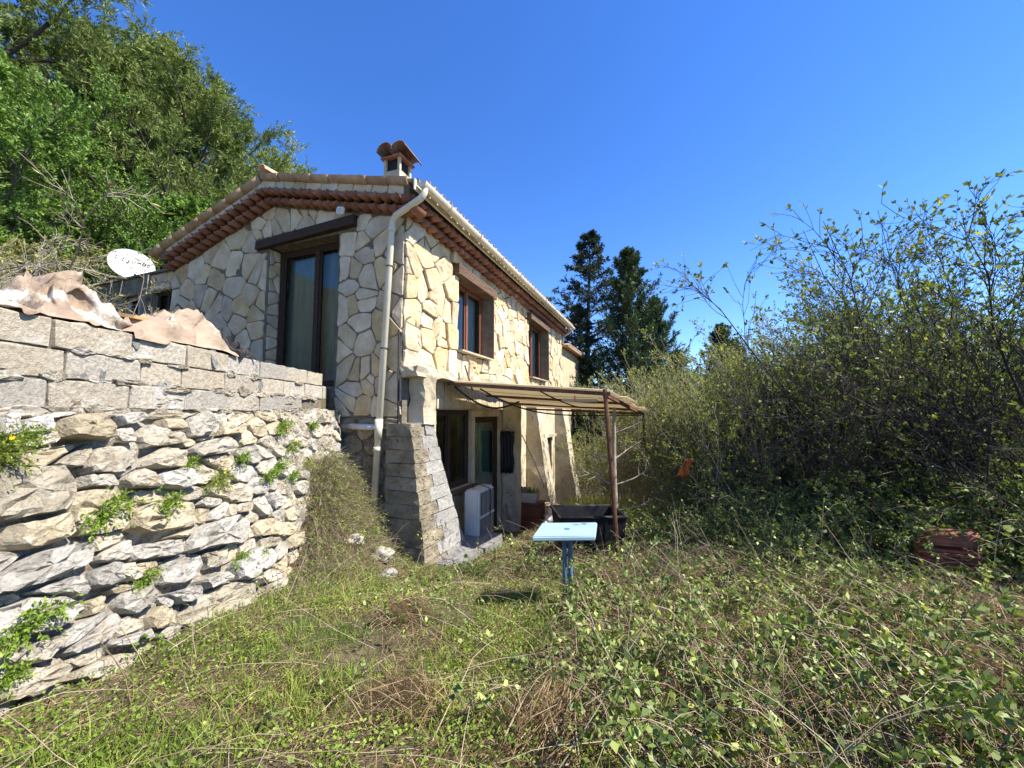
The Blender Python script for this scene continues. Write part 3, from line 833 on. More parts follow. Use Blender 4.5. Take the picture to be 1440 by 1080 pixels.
for k in range(64):
    row = rngw.random()
    z = (1.63 if row < 0.45 else (1.815 if row < 0.75 else (2.005 if row < 0.9 else 1.72))) + rngw.uniform(-0.02, 0.015)
    y = rngw.uniform(1.3, 5.85)
    w, h = rngw.uniform(0.06, 0.24), rngw.uniform(0.015, 0.05) * (1.8 if row < 0.45 else 1)
    p = [(y + math.cos(q * math.pi / 6) * w * rngw.uniform(0.6, 1.15), z + math.sin(q * math.pi / 6) * h * rngw.uniform(0.4, 1.3)) for q in range(12)]
    boulder('mortar_smear', p, fr, rngw.uniform(0.004, 0.016), rngw, 'wallcore' if rngw.random() < 0.6 else 'block', RW, back=0.03, n_out=14, rough=0.012)

# ------------------------------------------------------------------ the stone house (local axes: u along the sunlit side, v along the gable, z up)
H = empty('stone_house', (HC[0], HC[1], 0), TH, 'two storey crazy-stone clad house with tiled gable roof and beige gutter', 'house')
rh = random.Random(3)
X3, Y3, Z3 = Vector((1, 0, 0)), Vector((0, 1, 0)), Vector((0, 0, 1))
FR = (Vector((0, 0, 0)), -Y3, Z3, -X3)       # gable front, a = -v
SD = (Vector((0, 0, 0)), X3, Z3, -Y3)        # sunlit side, a = u

def wall_panel(name, frame, a0, a1, b0, b1, holes, th, mat, parent):
    o, a, b, n = frame
    As = sorted({a0, a1, *[h[0] for h in holes], *[h[1] for h in holes]})
    Bs = sorted({b0, b1, *[h[2] for h in holes], *[h[3] for h in holes]})
    v, f = [], []
    def quad(p):
        k = len(v); v.extend(p); f.append((k, k + 1, k + 2, k + 3))
    P = lambda x, y, d=0.0: o + a * x + b * y + n * d
    for i in range(len(As) - 1):
        for j_ in range(len(Bs) - 1):
            cx, cy = (As[i] + As[i + 1]) / 2, (Bs[j_] + Bs[j_ + 1]) / 2
            if any(h[0] < cx < h[1] and h[2] < cy < h[3] for h in holes):
                continue
            x0, x1, y0, y1 = As[i], As[i + 1], Bs[j_], Bs[j_ + 1]
            quad([P(x0, y0), P(x1, y0), P(x1, y1), P(x0, y1)])
            quad([P(x1, y0, -th), P(x0, y0, -th), P(x0, y1, -th), P(x1, y1, -th)])
    for h in list(holes):
        x0, x1, y0, y1 = h
        quad([P(x0, y0), P(x0, y1), P(x0, y1, -th), P(x0, y0, -th)])
        quad([P(x1, y1), P(x1, y0), P(x1, y0, -th), P(x1, y1, -th)])
        quad([P(x1, y0), P(x0, y0), P(x0, y0, -th), P(x1, y0, -th)])
        quad([P(x0, y1), P(x1, y1), P(x1, y1, -th), P(x0, y1, -th)])
    quad([P(a0, b0, -th), P(a0, b0), P(a0, b1), P(a0, b1, -th)][::-1])
    quad([P(a1, b0), P(a1, b0, -th), P(a1, b1, -th), P(a1, b1)][::-1])
    quad([P(a0, b1), P(a1, b1), P(a1, b1, -th), P(a0, b1, -th)])
    return obj(name, v, f, mat, parent)

def zr(v):                       # roof line over the gable
    return 6.05 - 0.25 * (3.0 - v) if v <= 3.0 else 6.05 - 0.295 * (v - 3.0)

DOOR = (-3.07, -1.38, 2.05, 4.70)
front = wall_panel('front_wall', FR, -6.0, 0.0, -1.6, 4.72, [DOOR], 0.35, 'mortar', H)
gable = MB()
g_pts = [(0, 4.72), (0, zr(0) - 0.1), (3.0, zr(3) - 0.1), (6.0, zr(6) - 0.1), (6.0, 4.72)]
gv = [Vector((0.0, p[0], p[1])) for p in g_pts] + [Vector((0.35, p[0], p[1])) for p in g_pts]
gable.add(gv, [(0, 1, 2, 3, 4), (9, 8, 7, 6, 5)] + [(k, 5 + k, 5 + (k + 1) % 5, (k + 1) % 5) for k in range(5)])
gable.build('gable', 'mortar', H)
W0 = (1.66, 3.20, 2.82, 4.32); W1 = (6.15, 7.95, 2.68, 4.46)
LW = (0.98, 2.38, 0.14, 1.66); LD = (2.53, 3.88, -1.25, 1.52); D2 = (7.75, 8.75, -1.7, 0.77)
wall_panel('side_wall', SD, 0.36, 10.3, 2.28, 5.0, [W0, W1], 0.36, 'mortar', H)
wall_panel('lower_side_wall', SD, 0.36, 10.3, -2.6, 2.27, [LW, LD, D2], 0.36, 'plaster', H)
MB().box((0.18, 0.02, 1.2), (0.352, 0.03, 7.55)).build('corner_pier', 'plaster', H)
bk = MB()
bk.box((5.3, 6.1, 1.75), (10.0, 0.2, 6.6)).box((10.2, 3.1, 1.75), (0.19, 5.9, 6.6))
bk.build('back_wall', 'mortar', H)

# --- facing stones of the gable and of the sunlit side
cells = crazy_paving([(-6.0, 1.55), (-0.02, 1.55), (-0.02, zr(0) - 0.56), (-3.0, zr(3) - 0.56), (-6.0, zr(6) - 0.56)], 128, rh, cand=5,
                     holes=[(-3.13, -1.34, 1.5, 4.72), (-3.40, -1.0, 4.68, 4.93)])
for c in cells:
    slab('stone', soften(c, rh, 0.13, 0.012), FR, rh.uniform(0.010, 0.026), rh, 'clad', H, edge=0.010, hew=0.005)
cells = crazy_paving([(-5.9, zr(5.9) - 0.29), (-3.0, zr(3) - 0.29), (-3.0, zr(3) - 0.12), (-5.9, zr(5.9) - 0.12)], 9, rh, joint=0.014)
cells += crazy_paving([(-3.0, zr(3) - 0.29), (0.1, zr(-0.1) - 0.29), (0.1, zr(-0.1) - 0.12), (-3.0, zr(3) - 0.12)], 10, rh, joint=0.014)
FR2 = (Vector((-0.20, 0, 0)), -Y3, Z3, -X3)
for c in cells:
    slab('stone', soften(c, rh, 0.1, 0.004), FR2, 0.014, rh, 'clad', H, edge=0.008, tilt=0.002)
cells = crazy_paving([(0.0, 2.32), (10.28, 2.32), (10.28, 4.76), (0.0, 4.76)], 165, rh, cand=5,
                     holes=[(W0[0] - 0.03, W0[1] + 0.03, W0[2] - 0.02, W0[3]), (1.46, 3.38, 4.29, 4.53), (W1[0] - 0.03, W1[1] + 0.03, W1[2] - 0.02, W1[3]), (5.96, 8.14, 4.43, 4.66)], joint=0.017)
for c in cells:
    slab('stone', soften(c, rh, 0.10, 0.014), SD, rh.choice([0.014, 0.02, 0.03, 0.03, 0.045, 0.07]) * rh.uniform(0.8, 1.2), rh, 'clad', H, edge=0.009, tilt=0.014, hew=0.011)
# rubble foot of the gable below the terrace
cells = crazy_paving([(-1.35, -0.9), (-0.02, -0.9), (-0.02, 1.52), (-1.35, 1.52)], 26, rh, joint=0.03)
for c in cells:
    boulder('foot_stone', soften(c, rh, 0.15), FR, rh.uniform(0.03, 0.07), rh, 'rough', H, back=0.04, n_out=10)

# --- genoise: two rows of half-round tiles under the eaves, a slip of tile between the rows
def half_tile(r0, r1, L, seg=7, up=False):
    """half tube along local x from 0 to L, convex downwards (or upwards), with thickness and a filled end"""
    v, f = [], []
    for x, r in ((0.0, r0), (L, r1)):
        for t in (0.0, 0.016):
            for k in range(seg + 1):
                a = math.pi * k / seg
                s = 1 if up else -1
                v.append(Vector((x, math.cos(a) * (r - t), s * math.sin(a) * (r - t))))
    n = seg + 1
    for k in range(seg):
        f.append((k, k + 1, 2 * n + k + 1, 2 * n + k))
        f.append((n + k + 1, n + k, 3 * n + k, 3 * n + k + 1))
        f.append((2 * n + k, 2 * n + k + 1, 3 * n + k + 1, 3 * n + k))
        f.append((k + 1, k, n + k, n + k + 1))
    return v, f
gv_, gf_ = half_tile(0.095, 0.082, 0.26)
cap = [2 * 8 + k for k in range(8)]
k0 = len(gv_)
gv_ = gv_ + [gv_[24 + k] - Vector((0.02, 0, 0)) for k in range(8)]
gf_ = gf_ + [tuple(k0 + k for k in range(8))]
gen_me = mesh_data('genoise_tile', gv_, gf_, 'terra', True)
for row, (dz, out) in enumerate(((0.455, 0.19), (0.325, 0.30))):
    v = 5.95 - (0.1 if row else 0)
    while v > -0.2 - out * 0.4:
        inst('genoise_tile', gen_me, H, Matrix.Translation((0.26 - out + rh.uniform(-0.008, 0.008), v, zr(v) - dz)) @ Matrix.Rotation(math.pi + rh.uniform(-0.05, 0.05), 4, 'Z') @ Matrix.Rotation(rh.uniform(-0.04, 0.04), 4, 'X'))
        v -= 0.2
    u = -0.02 - (0.1 if row else 0)
    while u < 10.35:
        inst('genoise_tile', gen_me, H, Matrix.Translation((u, 0.26 - out + rh.uniform(-0.008, 0.008), zr(0) - dz - 0.03)) @ Matrix.Rotation(-math.pi / 2 + rh.uniform(-0.05, 0.05), 4, 'Z') @ Matrix.Rotation(rh.uniform(-0.04, 0.04), 4, 'X'))
        u += 0.205
slips = MB()
for dz, out, th in ((0.452, 0.13, 0.02), (0.322, 0.23, 0.02)):
    for (va, vb) in ((-out, 3.0), (3.0, 6.05)):
        za, zb = zr(va) - dz, zr(vb) - dz
        slips.hexa([Vector((-out, va, za)), Vector((-out, vb, zb)), Vector((0.05, vb, zb)), Vector((0.05, va, za))],
                   [Vector((-out, va, za + th)), Vector((-out, vb, zb + th)), Vector((0.05, vb, zb + th)), Vector((0.05, va, za + th))])
    z = zr(0) - dz - 0.03
    slips.box((5.2, -out / 2 + 0.02, z + th / 2), (10.3, out + 0.04, th))
slips.build('genoise_mortar', 'mortar', H)
# frieze wall above the genoise
fr = MB()
for (va, vb) in ((-0.2, 3.0), (3.0, 6.1)):
    lo = [Vector((-0.20, va, zr(va) - 0.293)), Vector((-0.20, vb, zr(vb) - 0.293)), Vector((0.1, vb, zr(vb) - 0.293)), Vector((0.1, va, zr(va) - 0.293))]
    fr.hexa(lo, [p + Vector((0, 0, 0.2)) for p in lo])
fr.box((5.25, -0.1, 5.06), (10.2, 0.18, 0.16))
fr.build('frieze', 'mortar', H)

# --- roof
roof = MB()
for (va, vb) in ((-0.40, 3.0), (3.0, 6.25)):
    lo = [Vector((-0.24, va, zr(va) - 0.10)), Vector((10.5, va, zr(va) - 0.10)), Vector((10.5, vb, zr(vb) - 0.10)), Vector((-0.24, vb, zr(vb) - 0.10))]
    roof.hexa(lo, [p + Vector((0, 0, 0.05)) for p in lo])
roof_o = roof.build('roof', 'rough', H)
vv, vf = half_tile(0.10, 0.115, 0.46, 8, True)
verge_me = mesh_data('verge_tile', vv, vf, 'rooftile', True)
def slope_mat(u, va, vb, sgn):
    p = Vector((u, va, zr(va))); q = Vector((u, vb, zr(vb)))
    x = (q - p).normalized(); y = Vector((1, 0, 0)) * sgn; z = x.cross(y)
    m = Matrix((x, y, z)).transposed().to_4x4()
    m.translation = p
    return m
s = 3.02
while s > -0.15:
    a, b = s, s - 0.40
    m = slope_mat(-0.20 + rh.uniform(-0.01, 0.01), a, b, -1)
    m.translation += Vector((0, 0, -0.055 + rh.uniform(-0.006, 0.006)))
    inst('verge_tile', verge_me, roof_o, m)
    s -= 0.40
s = 3.1
while s < 6.0:
    m = slope_mat(-0.20 + rh.uniform(-0.01, 0.01), s, s + 0.40, 1)
    m.translation += Vector((0, 0, -0.055 + rh.uniform(-0.006, 0.006)))
    inst('verge_tile', verge_me, roof_o, m)
    s += 0.40
ev, ef = half_tile(0.075, 0.092, 0.44, 7, True)
eave_me = mesh_data('eave_tile', ev, ef, 'rooftile', True)
u = 0.02
while u < 10.5:
    for c in range(3):
        m = slope_mat(u + rh.uniform(-0.012, 0.012), -0.06 + c * 0.36, -0.50 + c * 0.36, -1)
        m.translation += Vector((0, 0, 0.015 + rh.uniform(-0.008, 0.008)))
        inst('eave_tile', eave_me, roof_o, m)
    u += 0.225
# the rest of the tiled field, joined
fv, ff = [], []
ch = []
tv = np.array([tuple(p) for p in ev]); tf = np.array(ef)
Vt, Ft = [], []
off = 0
u = 0.02
while u < 10.5:
    for c in range(3, 8):
        m = np.array(slope_mat(u, 0.02 + c * 0.36, -0.42 + c * 0.36, -1))
        Vt.append(tv @ m[:3, :3].T + m[:3, 3] + np.array([rh.uniform(-0.01, 0.01), 0, -0.02 + rh.uniform(-0.008, 0.008)])); Ft.append(tf + off); off += len(tv)
    for c in range(0, 8):
        m = np.array(slope_mat(u, 3.05 + c * 0.38, 3.5 + c * 0.38, 1))
        Vt.append(tv @ m[:3, :3].T + m[:3, 3] + np.array([rh.uniform(-0.01, 0.01), 0, -0.02]))
        Ft.append(tf + off); off += len(tv)
    u += 0.225
ro = bulk('tile_field', [(np.concatenate(Vt), np.concatenate(Ft), 0, None)], ['rooftile'], roof_o)
ro['kind'] = 'stuff'
rv, rf = half_tile(0.11, 0.125, 0.45, 8, True)
ridge_me = mesh_data('ridge_tile', rv, rf, 'rooftile', True)
u = -0.3
while u < 10.4:
    inst('ridge_tile', ridge_me, roof_o, Matrix.Translation((u, 3.0, zr(3.0) - 0.0 + rh.uniform(-0.006, 0.006))))
    u += 0.4

# --- chimney with two slanting tiles for a cap
chm = MB()
cu, cv = 0.66, 0.70
chm.hexa([Vector((cu + a * 0.21, cv + b * 0.21, 5.3)) for a, b in ((-1, -1), (1, -1), (1, 1), (-1, 1))],
         [Vector((cu + a * 0.17, cv + b * 0.17, 5.98)) for a, b in ((-1, -1), (1, -1), (1, 1), (-1, 1))])
chim = chm.build('chimney', 'plaster', roof_o)
MB().box((cu, cv, 6.10), (0.26, 0.26, 0.24)).build('flue', 'black', roof_o)
for a, b in ((-1, -1), (1, -1), (1, 1), (-1, 1)):
    MB().box((cu + a * 0.15, cv + b * 0.15, 6.09), (0.05, 0.05, 0.24)).build('chimney_pillar', 'plaster', roof_o)
MB().box((cu, cv, 6.225), (0.44, 0.44, 0.03)).build('chimney_slab', 'terra', roof_o)
cvv, cff = half_tile(0.145, 0.17, 0.56, 8, True)
cap_me = mesh_data('cap_tile', cvv, cff, 'captile', True)
for k, (dv, tz, ty) in enumerate(((0.10, 6.27, -0.05), (-0.20, 6.24, 0.22))):
    inst('cap_tile', cap_me, roof_o, Matrix.Translation((cu + 0.28, cv + dv, tz)) @ Matrix.Rotation(math.pi, 4, 'Z') @ Matrix.Rotation(-0.08 + 0.03 * k, 4, 'Y') @ Matrix.Rotation(ty, 4, 'X'))

# --- gutter, brackets and downpipe
gt = MB()
n = 8
v_, f_ = [], []
for u in (-0.26, 10.55):
    for r in (0.075, 0.070):
        for k in range(n + 1):
            a = math.pi * k / n
            v_.append(Vector((u, -0.47 + math.cos(a) * r, 5.075 - math.sin(a) * r * 1.15)))
m_ = n + 1
for k in range(n):
    f_ += [(k, k + 1, 2 * m_ + k + 1, 2 * m_ + k), (m_ + k + 1, m_ + k, 3 * m_ + k, 3 * m_ + k + 1)]
f_ += [tuple(range(m_)), tuple(2 * m_ + k for k in range(m_))[::-1], (0, 2 * m_, 3 * m_, m_), (n, m_ + n, 3 * m_ + n, 2 * m_ + n)]
gt.add(v_, f_)
gut = gt.build('gutter', 'pvc', H)
MB().box((5.15, -0.355, 5.05), (10.9, 0.022, 0.17)).build('fascia', 'pvc', H)
u = 0.5
while u < 10.4:
    b_ = MB()
    pts = [Vector((u, -0.47 + math.cos(math.pi * k / 8) * 0.082, 5.078 - math.sin(math.pi * k / 8) * 0.094)) for k in range(9)]
    for k in range(8):
        b_.bar(pts[k], pts[k + 1], 0.03, 0.008, (1, 0, 0))
    b_.build('gutter_bracket', 'pvc', gut)
    u += 1.15
dp = MB()
path = [(-0.18, -0.47, 5.0), (-0.19, -0.465, 4.93), (-0.20, -0.42, 4.86), (-0.21, -0.30, 4.80), (-0.19, 0.05, 4.68), (-0.16, 0.13, 4.63), (-0.14, 0.16, 4.55), (-0.13, 0.42, -0.62)]
dp.tube(path, 0.05, 12)
dpo = dp.build('downpipe', 'pvc', H, True)
def dpv(z):
    return 0.16 + (4.55 - z) / 5.17 * 0.26
for z, hh, mt in ((4.5, 0.09, 'pvc'), (1.36, 0.30, 'pvc'), (1.05, 0.07, 'pvc')):
    MB().tube([(-0.136, dpv(z), z + hh / 2), (-0.136, dpv(z), z - hh / 2)], 0.061, 12).build('pipe_collar', mt, dpo, True)
for z in (3.9, 2.6, 0.2):
    t_ = MB(); t_.tube([(-0.135, dpv(z), z + 0.012), (-0.135, dpv(z), z - 0.012)], 0.056, 12); t_.bar((-0.13, dpv(z), z), (0.0, dpv(z), z), 0.012)
    t_.build('pipe_clip', 'darkmetal', dpo)
MB().tube([(-0.136, dpv(1.38), 1.38), (-0.12, 0.62, 1.385), (0.02, 1.25, 1.39)], 0.05, 12).build('branch_pipe', 'pvc_grey', H, True)
MB().tube([(-0.05, 0.05, 2.9), (-0.06, 0.02, 1.5), (-0.05, 0.04, 0.3), (-0.06, 0.0, -0.6)], 0.016, 6).build('drain_hose', 'black', H, True)
# far downpipe
MB().tube([(10.5, -0.45, 5.0), (10.45, -0.3, 4.86), (10.36, -0.06, 4.7), (10.36, -0.06, 4.4)], 0.045, 8).build('downpipe', 'pvc', H, True)

# --- openings
def window(frame, hole, rec, name, fmat, gmat, cmat, bars, fw=0.07, curtain=True, pane_cols=2, sill=None):
    """recessed frame with mullions, one pane per light, curtain behind; returns the window part"""
    o, a, b, n = frame
    P = lambda x, y, d: o + a * x + b * y + n * d
    x0, x1, y0, y1 = hole
    w = MB()
    def bar(xa, xb, ya, yb, d0, d1):
        w.hexa([P(xa, ya, d0), P(xb, ya, d0), P(xb, ya, d1), P(xa, ya, d1)], [P(xa, yb, d0), P(xb, yb, d0), P(xb, yb, d1), P(xa, yb, d1)])
    d0, d1 = -rec - 0.07, -rec
    bar(x0, x0 + fw, y0, y1, d0, d1); bar(x1 - fw, x1, y0, y1, d0, d1)
    bar(x0 + fw, x1 - fw, y0, y0 + fw, d0, d1); bar(x0 + fw, x1 - fw, y1 - fw, y1, d0, d1)
    for m in bars:
        bar(m - fw * 0.6, m + fw * 0.6, y0 + fw, y1 - fw, d0, d1 + 0.012)
    win = w.build(name, fmat, H)
    eds = [x0 + fw] + sum([[m - fw * 0.6, m + fw * 0.6] for m in bars], []) + [x1 - fw]
    for k in range(0, len(eds), 2):
        obj('pane', [P(eds[k], y0 + fw, -rec - 0.035), P(eds[k + 1], y0 + fw, -rec - 0.035), P(eds[k + 1], y1 - fw, -rec - 0.035), P(eds[k], y1 - fw, -rec - 0.035)], [(0, 1, 2, 3)], gmat, win)
        # inner sash rim
        s_ = MB()
        e0, e1 = eds[k], eds[k + 1]
        for q in ((e0, e0 + 0.035, y0 + fw, y1 - fw), (e1 - 0.035, e1, y0 + fw, y1 - fw), (e0 + 0.035, e1 - 0.035, y0 + fw, y0 + fw + 0.045), (e0 + 0.035, e1 - 0.035, y1 - fw - 0.035, y1 - fw)):
            xa, xb, ya, yb = q
            s_.hexa([P(xa, ya, d0 + 0.012), P(xb, ya, d0 + 0.012), P(xb, ya, d1 - 0.014), P(xa, ya, d1 - 0.014)], [P(xa, yb, d0 + 0.012), P(xb, yb, d0 + 0.012), P(xb, yb, d1 - 0.014), P(xa, yb, d1 - 0.014)])
        s_.build('sash', fmat, win)
    if curtain:
        v, f = [], []
        N = 36
        for k in range(N + 1):
            x = x0 + (x1 - x0) * k / N
            d = -rec - 0.17 + 0.022 * math.sin(k * 1.9) + 0.012 * math.sin(k * 0.7)
            v += [P(x, y0, d), P(x, y1, d)]
            if k:
                f.append((2 * k - 2, 2 * k, 2 * k + 1, 2 * k - 1))
        obj('curtain', v, f, cmat, win, True)
    else:
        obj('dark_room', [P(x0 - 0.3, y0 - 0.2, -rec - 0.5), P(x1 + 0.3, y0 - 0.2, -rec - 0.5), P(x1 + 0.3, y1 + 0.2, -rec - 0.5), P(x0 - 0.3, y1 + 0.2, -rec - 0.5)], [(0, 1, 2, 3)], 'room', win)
    return win

window(FR, (-3.07, -1.38, 2.05, 4.70), 0.24, 'french_door', 'wood', 'glass', 'curtain', [-2.12], 0.085)
# small facing stones on the door's left reveal
RV = (Vector((0, 3.07, 0)), -X3, Z3, -Y3)
RV = (Vector((0, 3.07, 0)), X3, Z3, -Y3)
for c in crazy_paving([(0.01, 2.1), (0.22, 2.1), (0.22, 4.68), (0.01, 4.68)], 15, rh, joint=0.016, minarea=0.003):
    slab('reveal_stone', soften(c, rh, 0.15, 0.004), RV, 0.012, rh, 'clad', H, edge=0.008, tilt=0.004)
ln = MB()
lo = [Vector((-0.11, 0.98, 4.76)), Vector((0.2, 0.98, 4.76)), Vector((0.2, 3.36, 4.69)), Vector((-0.09, 3.36, 4.69))]
ln.hexa(lo, [p + Vector((rh.uniform(-0.01, 0.01), 0, 0.17 + rh.uniform(-0.015, 0.015))) for p in lo])
ln.build('lintel', 'wood', H)
window(SD, W0, 0.17, 'window', 'varnish', 'glass', 'net', [2.42], 0.06)
window(SD, W1, 0.17, 'window', 'varnish', 'glass', 'net', [6.95], 0.06)
for (a0, a1, z0, z1, sk) in ((1.48, 3.36, 4.315, 4.51, 0.02), (5.98, 8.12, 4.455, 4.64, 0.015)):
    l_ = MB()
    lo = [Vector((a0, -0.16, z0)), Vector((a0, 0.15, z0)), Vector((a1, 0.15, z0 - sk)), Vector((a1, -0.15, z0 - sk))]
    hi = [p + Vector((0, 0, z1 - z0 + rh.uniform(-0.015, 0.015))) for p in lo]
    l_.hexa(lo, hi)
    l_.build('lintel', 'lintel', H)
for hh in (W0, W1):
    j_ = MB()
    j_.box((hh[1] - 0.012, -0.0, (hh[2] + hh[3]) / 2), (0.024, 0.30, hh[3] - hh[2] - 0.01))
    j_.build('jamb', 'jamb', H)
    MB().box(((hh[0] + hh[1]) / 2, 0.0, hh[2] + 0.012), (hh[1] - hh[0] - 0.03, 0.30, 0.03)).build('sill', 'plaster', H)
window(SD, LW, 0.08, 'window', 'wood', 'glass', 'room', [1.55], 0.075, curtain=False)
MB().box((1.68, -0.03, 0.105), (1.5, 0.2, 0.06)).build('sill', 'lintel', H)
window(SD, LD, 0.06, 'glazed_door', 'wood', 'glass_teal', 'net', [], 0.10)  # pale curtain added here, its tone stands in for reflections in the pane
door2 = MB(); door2.box((8.25, 0.12, -0.5), (0.98, 0.05, 2.5)); door2.build('plank_door', 'lintel', H)
MB().box((8.25, -0.06, 0.82), (1.3, 0.18, 0.09)).build('door_head', 'plaster', H)
# vertical boards above the lower window and door
u = 0.95
while u < 4.1:
    w = rh.uniform(0.2, 0.32)
    MB().box((u + w / 2, -0.02 + rh.uniform(-0.006, 0.006), 1.93), (w - 0.012, 0.03, 0.5), None, 0.004).build('board', 'plaster', H)
    u += w
# security floodlight on the lintel end
fl = MB(); fl.box((-0.17, 1.20, 4.99), (0.05, 0.16, 0.13), Matrix.Rotation(0.25, 3, 'X'), 0.015)
flo = fl.build('floodlight', 'white', H)
MB().box((-0.198, 1.20, 4.99), (0.006, 0.08, 0.07), Matrix.Rotation(0.25, 3, 'X')).build('lens', 'pvc_grey', flo)

# --- ledge between the storeys, corner stub, buttresses
def rough_box(lo, hi, seg, jit, seed, mat, name, parent):
    bm = bmesh.new()
    bmesh.ops.create_cube(bm, size=1.0)
    lo, hi = Vector(lo), Vector(hi)
    for q in bm.verts:
        q.co = Vector([(lo[k] + hi[k]) / 2 + q.co[k] * (hi[k] - lo[k]) for k in range(3)])
    for ax in range(3):
        if seg[ax] > 1:
            bmesh.ops.subdivide_edges(bm, edges=[e for e in bm.edges if abs(e.verts[0].co[ax] - e.verts[1].co[ax]) > 0.6 * (hi[ax] - lo[ax])], cuts=seg[ax] - 1, use_grid_fill=True)
    r_ = random.Random(seed)
    for q in bm.verts:
        q.co += Vector((r_.uniform(-1, 1), r_.uniform(-1, 1), r_.uniform(-1, 1))) * jit
    me = bpy.data.meshes.new(name); bm.to_mesh(me); bm.free(); me.materials.append(MT[mat])
    return link(bpy.data.objects.new(name, me), parent)
rough_box((-0.04, -0.30, 2.17), (10.25, 0.1, 2.33), (60, 4, 2), 0.022, 4, 'plaster', 'ledge', H)
rough_box((0.16, -0.30, 1.42), (0.50, -0.02, 2.20), (3, 3, 6), 0.018, 5, 'plaster', 'stub_pillar', H)

def rough_hexa(corners, seg, jit, seed, mat, name, parent):
    o_ = rough_box((0, 0, 0), (1, 1, 1), seg, 0.0, seed, mat, name, parent)
    r_ = random.Random(seed)
    for q in o_.data.vertices:
        a, b, c = q.co
        p = Vector((0, 0, 0))
        for k, (i_, j2, l_) in enumerate(((0, 0, 0), (1, 0, 0), (1, 1, 0), (0, 1, 0), (0, 0, 1), (1, 0, 1), (1, 1, 1), (0, 1, 1))):
            p += corners[k] * ((a if i_ else 1 - a) * (b if j2 else 1 - b) * (c if l_ else 1 - c))
        q.co = p + Vector((r_.uniform(-1, 1), r_.uniform(-1, 1), r_.uniform(-1, 1))) * jit
    return o_
z = -0.95
course = 0
def b_d(z): return 0.25 + 0.34 * (1.45 - z) / 2.4
def b_u(z): return 0.50 + 0.72 * max(0, (1.45 - z) / 2.4) ** 1.25
while z < 1.45:
    zt_ = z + 0.195
    f0 = 0.45 if course % 2 else 0.25
    for k in range(2):
        jj = rh.uniform(-0.01, 0.01)
        c_ = []
        for zz in (z + 0.005, zt_):
            ue, d = b_u(zz), b_d(zz) + jj
            ua, ub = ((-0.12, ue * f0 - 0.004), (ue * f0 + 0.004, ue))[k]
            vb = 0.19 if k == 0 else -0.01
            c_ += [Vector((ua, -d, zz)), Vector((ub, -d, zz)), Vector((ub, vb, zz)), Vector((ua, vb, zz))]
        rough_hexa(c_, (3, 3, 2), 0.009, course * 7 + k, 'block_grey' if k else 'rough', 'buttress_block', H)
    z += 0.2; course += 1
MB().hexa([Vector((-0.10, 0.17, -1.1)), Vector((0.86, 0.0, -1.1)), Vector((0.86, -0.52, -1.1)), Vector((-0.10, -0.56, -1.1))],
          [Vector((-0.10, 0.17, 1.42)), Vector((0.44, 0.0, 1.42)), Vector((0.44, -0.24, 1.42)), Vector((-0.10, -0.24, 1.42))]).build('buttress_core', 'mortar', H)
rough_box((-0.05, -0.95, -1.3), (1.75, -0.10, -0.62), (8, 4, 3), 0.02, 77, 'daub', 'buttress_footing', H)
for (u0, u1, ot, ob, sd, zt) in ((5.95, 6.6, 0.28, 0.95, 21, 2.18), (9.25, 9.95, 0.25, 0.95, 22, 2.18)):
    bm = MB()
    N = 9
    vs_, fs_ = [], []
    r_ = random.Random(sd)
    for k in range(N + 1):
        t = k / N
        z = zt - t * (zt + 2.6)
        of = ot + (ob - ot) * t ** 1.1 + r_.uniform(-0.025, 0.025)
        vs_ += [Vector((u0 + r_.uniform(-0.02, 0.02) - 0.08 * t, -0.005, z)), Vector((u0 - 0.08 * t + r_.uniform(-0.02, 0.02), -of, z)), Vector((u1 + r_.uniform(-0.02, 0.02), -of, z)), Vector((u1, -0.005, z))]
        if k:
            o_ = 4 * (k - 1)
            fs_ += [(o_ + a, o_ + 4 + a, o_ + 4 + a + 1, o_ + a + 1) for a in range(3)]
    fs_ += [(0, 1, 2, 3)]
    bm.add(vs_, fs_).build('buttress', 'plaster', H)
rough_box((4.02, -0.40, -1.9), (4.35, -0.02, 2.2), (3, 3, 14), 0.02, 31, 'plaster', 'pilaster', H)

# ------------------------------------------------------------------ far extension and the low annex on the terrace
ex, ey = house_xy(10.32, 0)
EXT = empty('rear_extension', (ex, ey, 0), TH, 'lower pale extension with tiled eave and ivy at the far end of the house', 'extension')
wall_panel('wall', SD, 0.02, 4.4, -3.0, 4.30, [], 0.3, 'clad', EXT)
MB().box((4.25, 2.0, 0.6), (0.28, 3.9, 7.3)).build('end_wall', 'plaster', EXT)
rf_ = MB(); rf_.hexa([Vector((0.0, -0.30, 4.30)), Vector((4.7, -0.30, 4.30)), Vector((4.7, 4, 4.62)), Vector((0.0, 4, 4.62))], [Vector((0.0, -0.30, 4.36)), Vector((4.7, -0.30, 4.36)), Vector((4.7, 4, 4.68)), Vector((0.0, 4, 4.68))])
rfo = rf_.build('roof', 'rooftile', EXT)
u = 0.1
while u < 4.7:
    inst('eave_tile', eave_me, rfo, Matrix.Translation((u, 0.1, 4.375)) @ Matrix.Rotation(-math.pi / 2, 4, 'Z') @ Matrix.Rotation(0.07, 4, 'Y'))
    u += 0.22

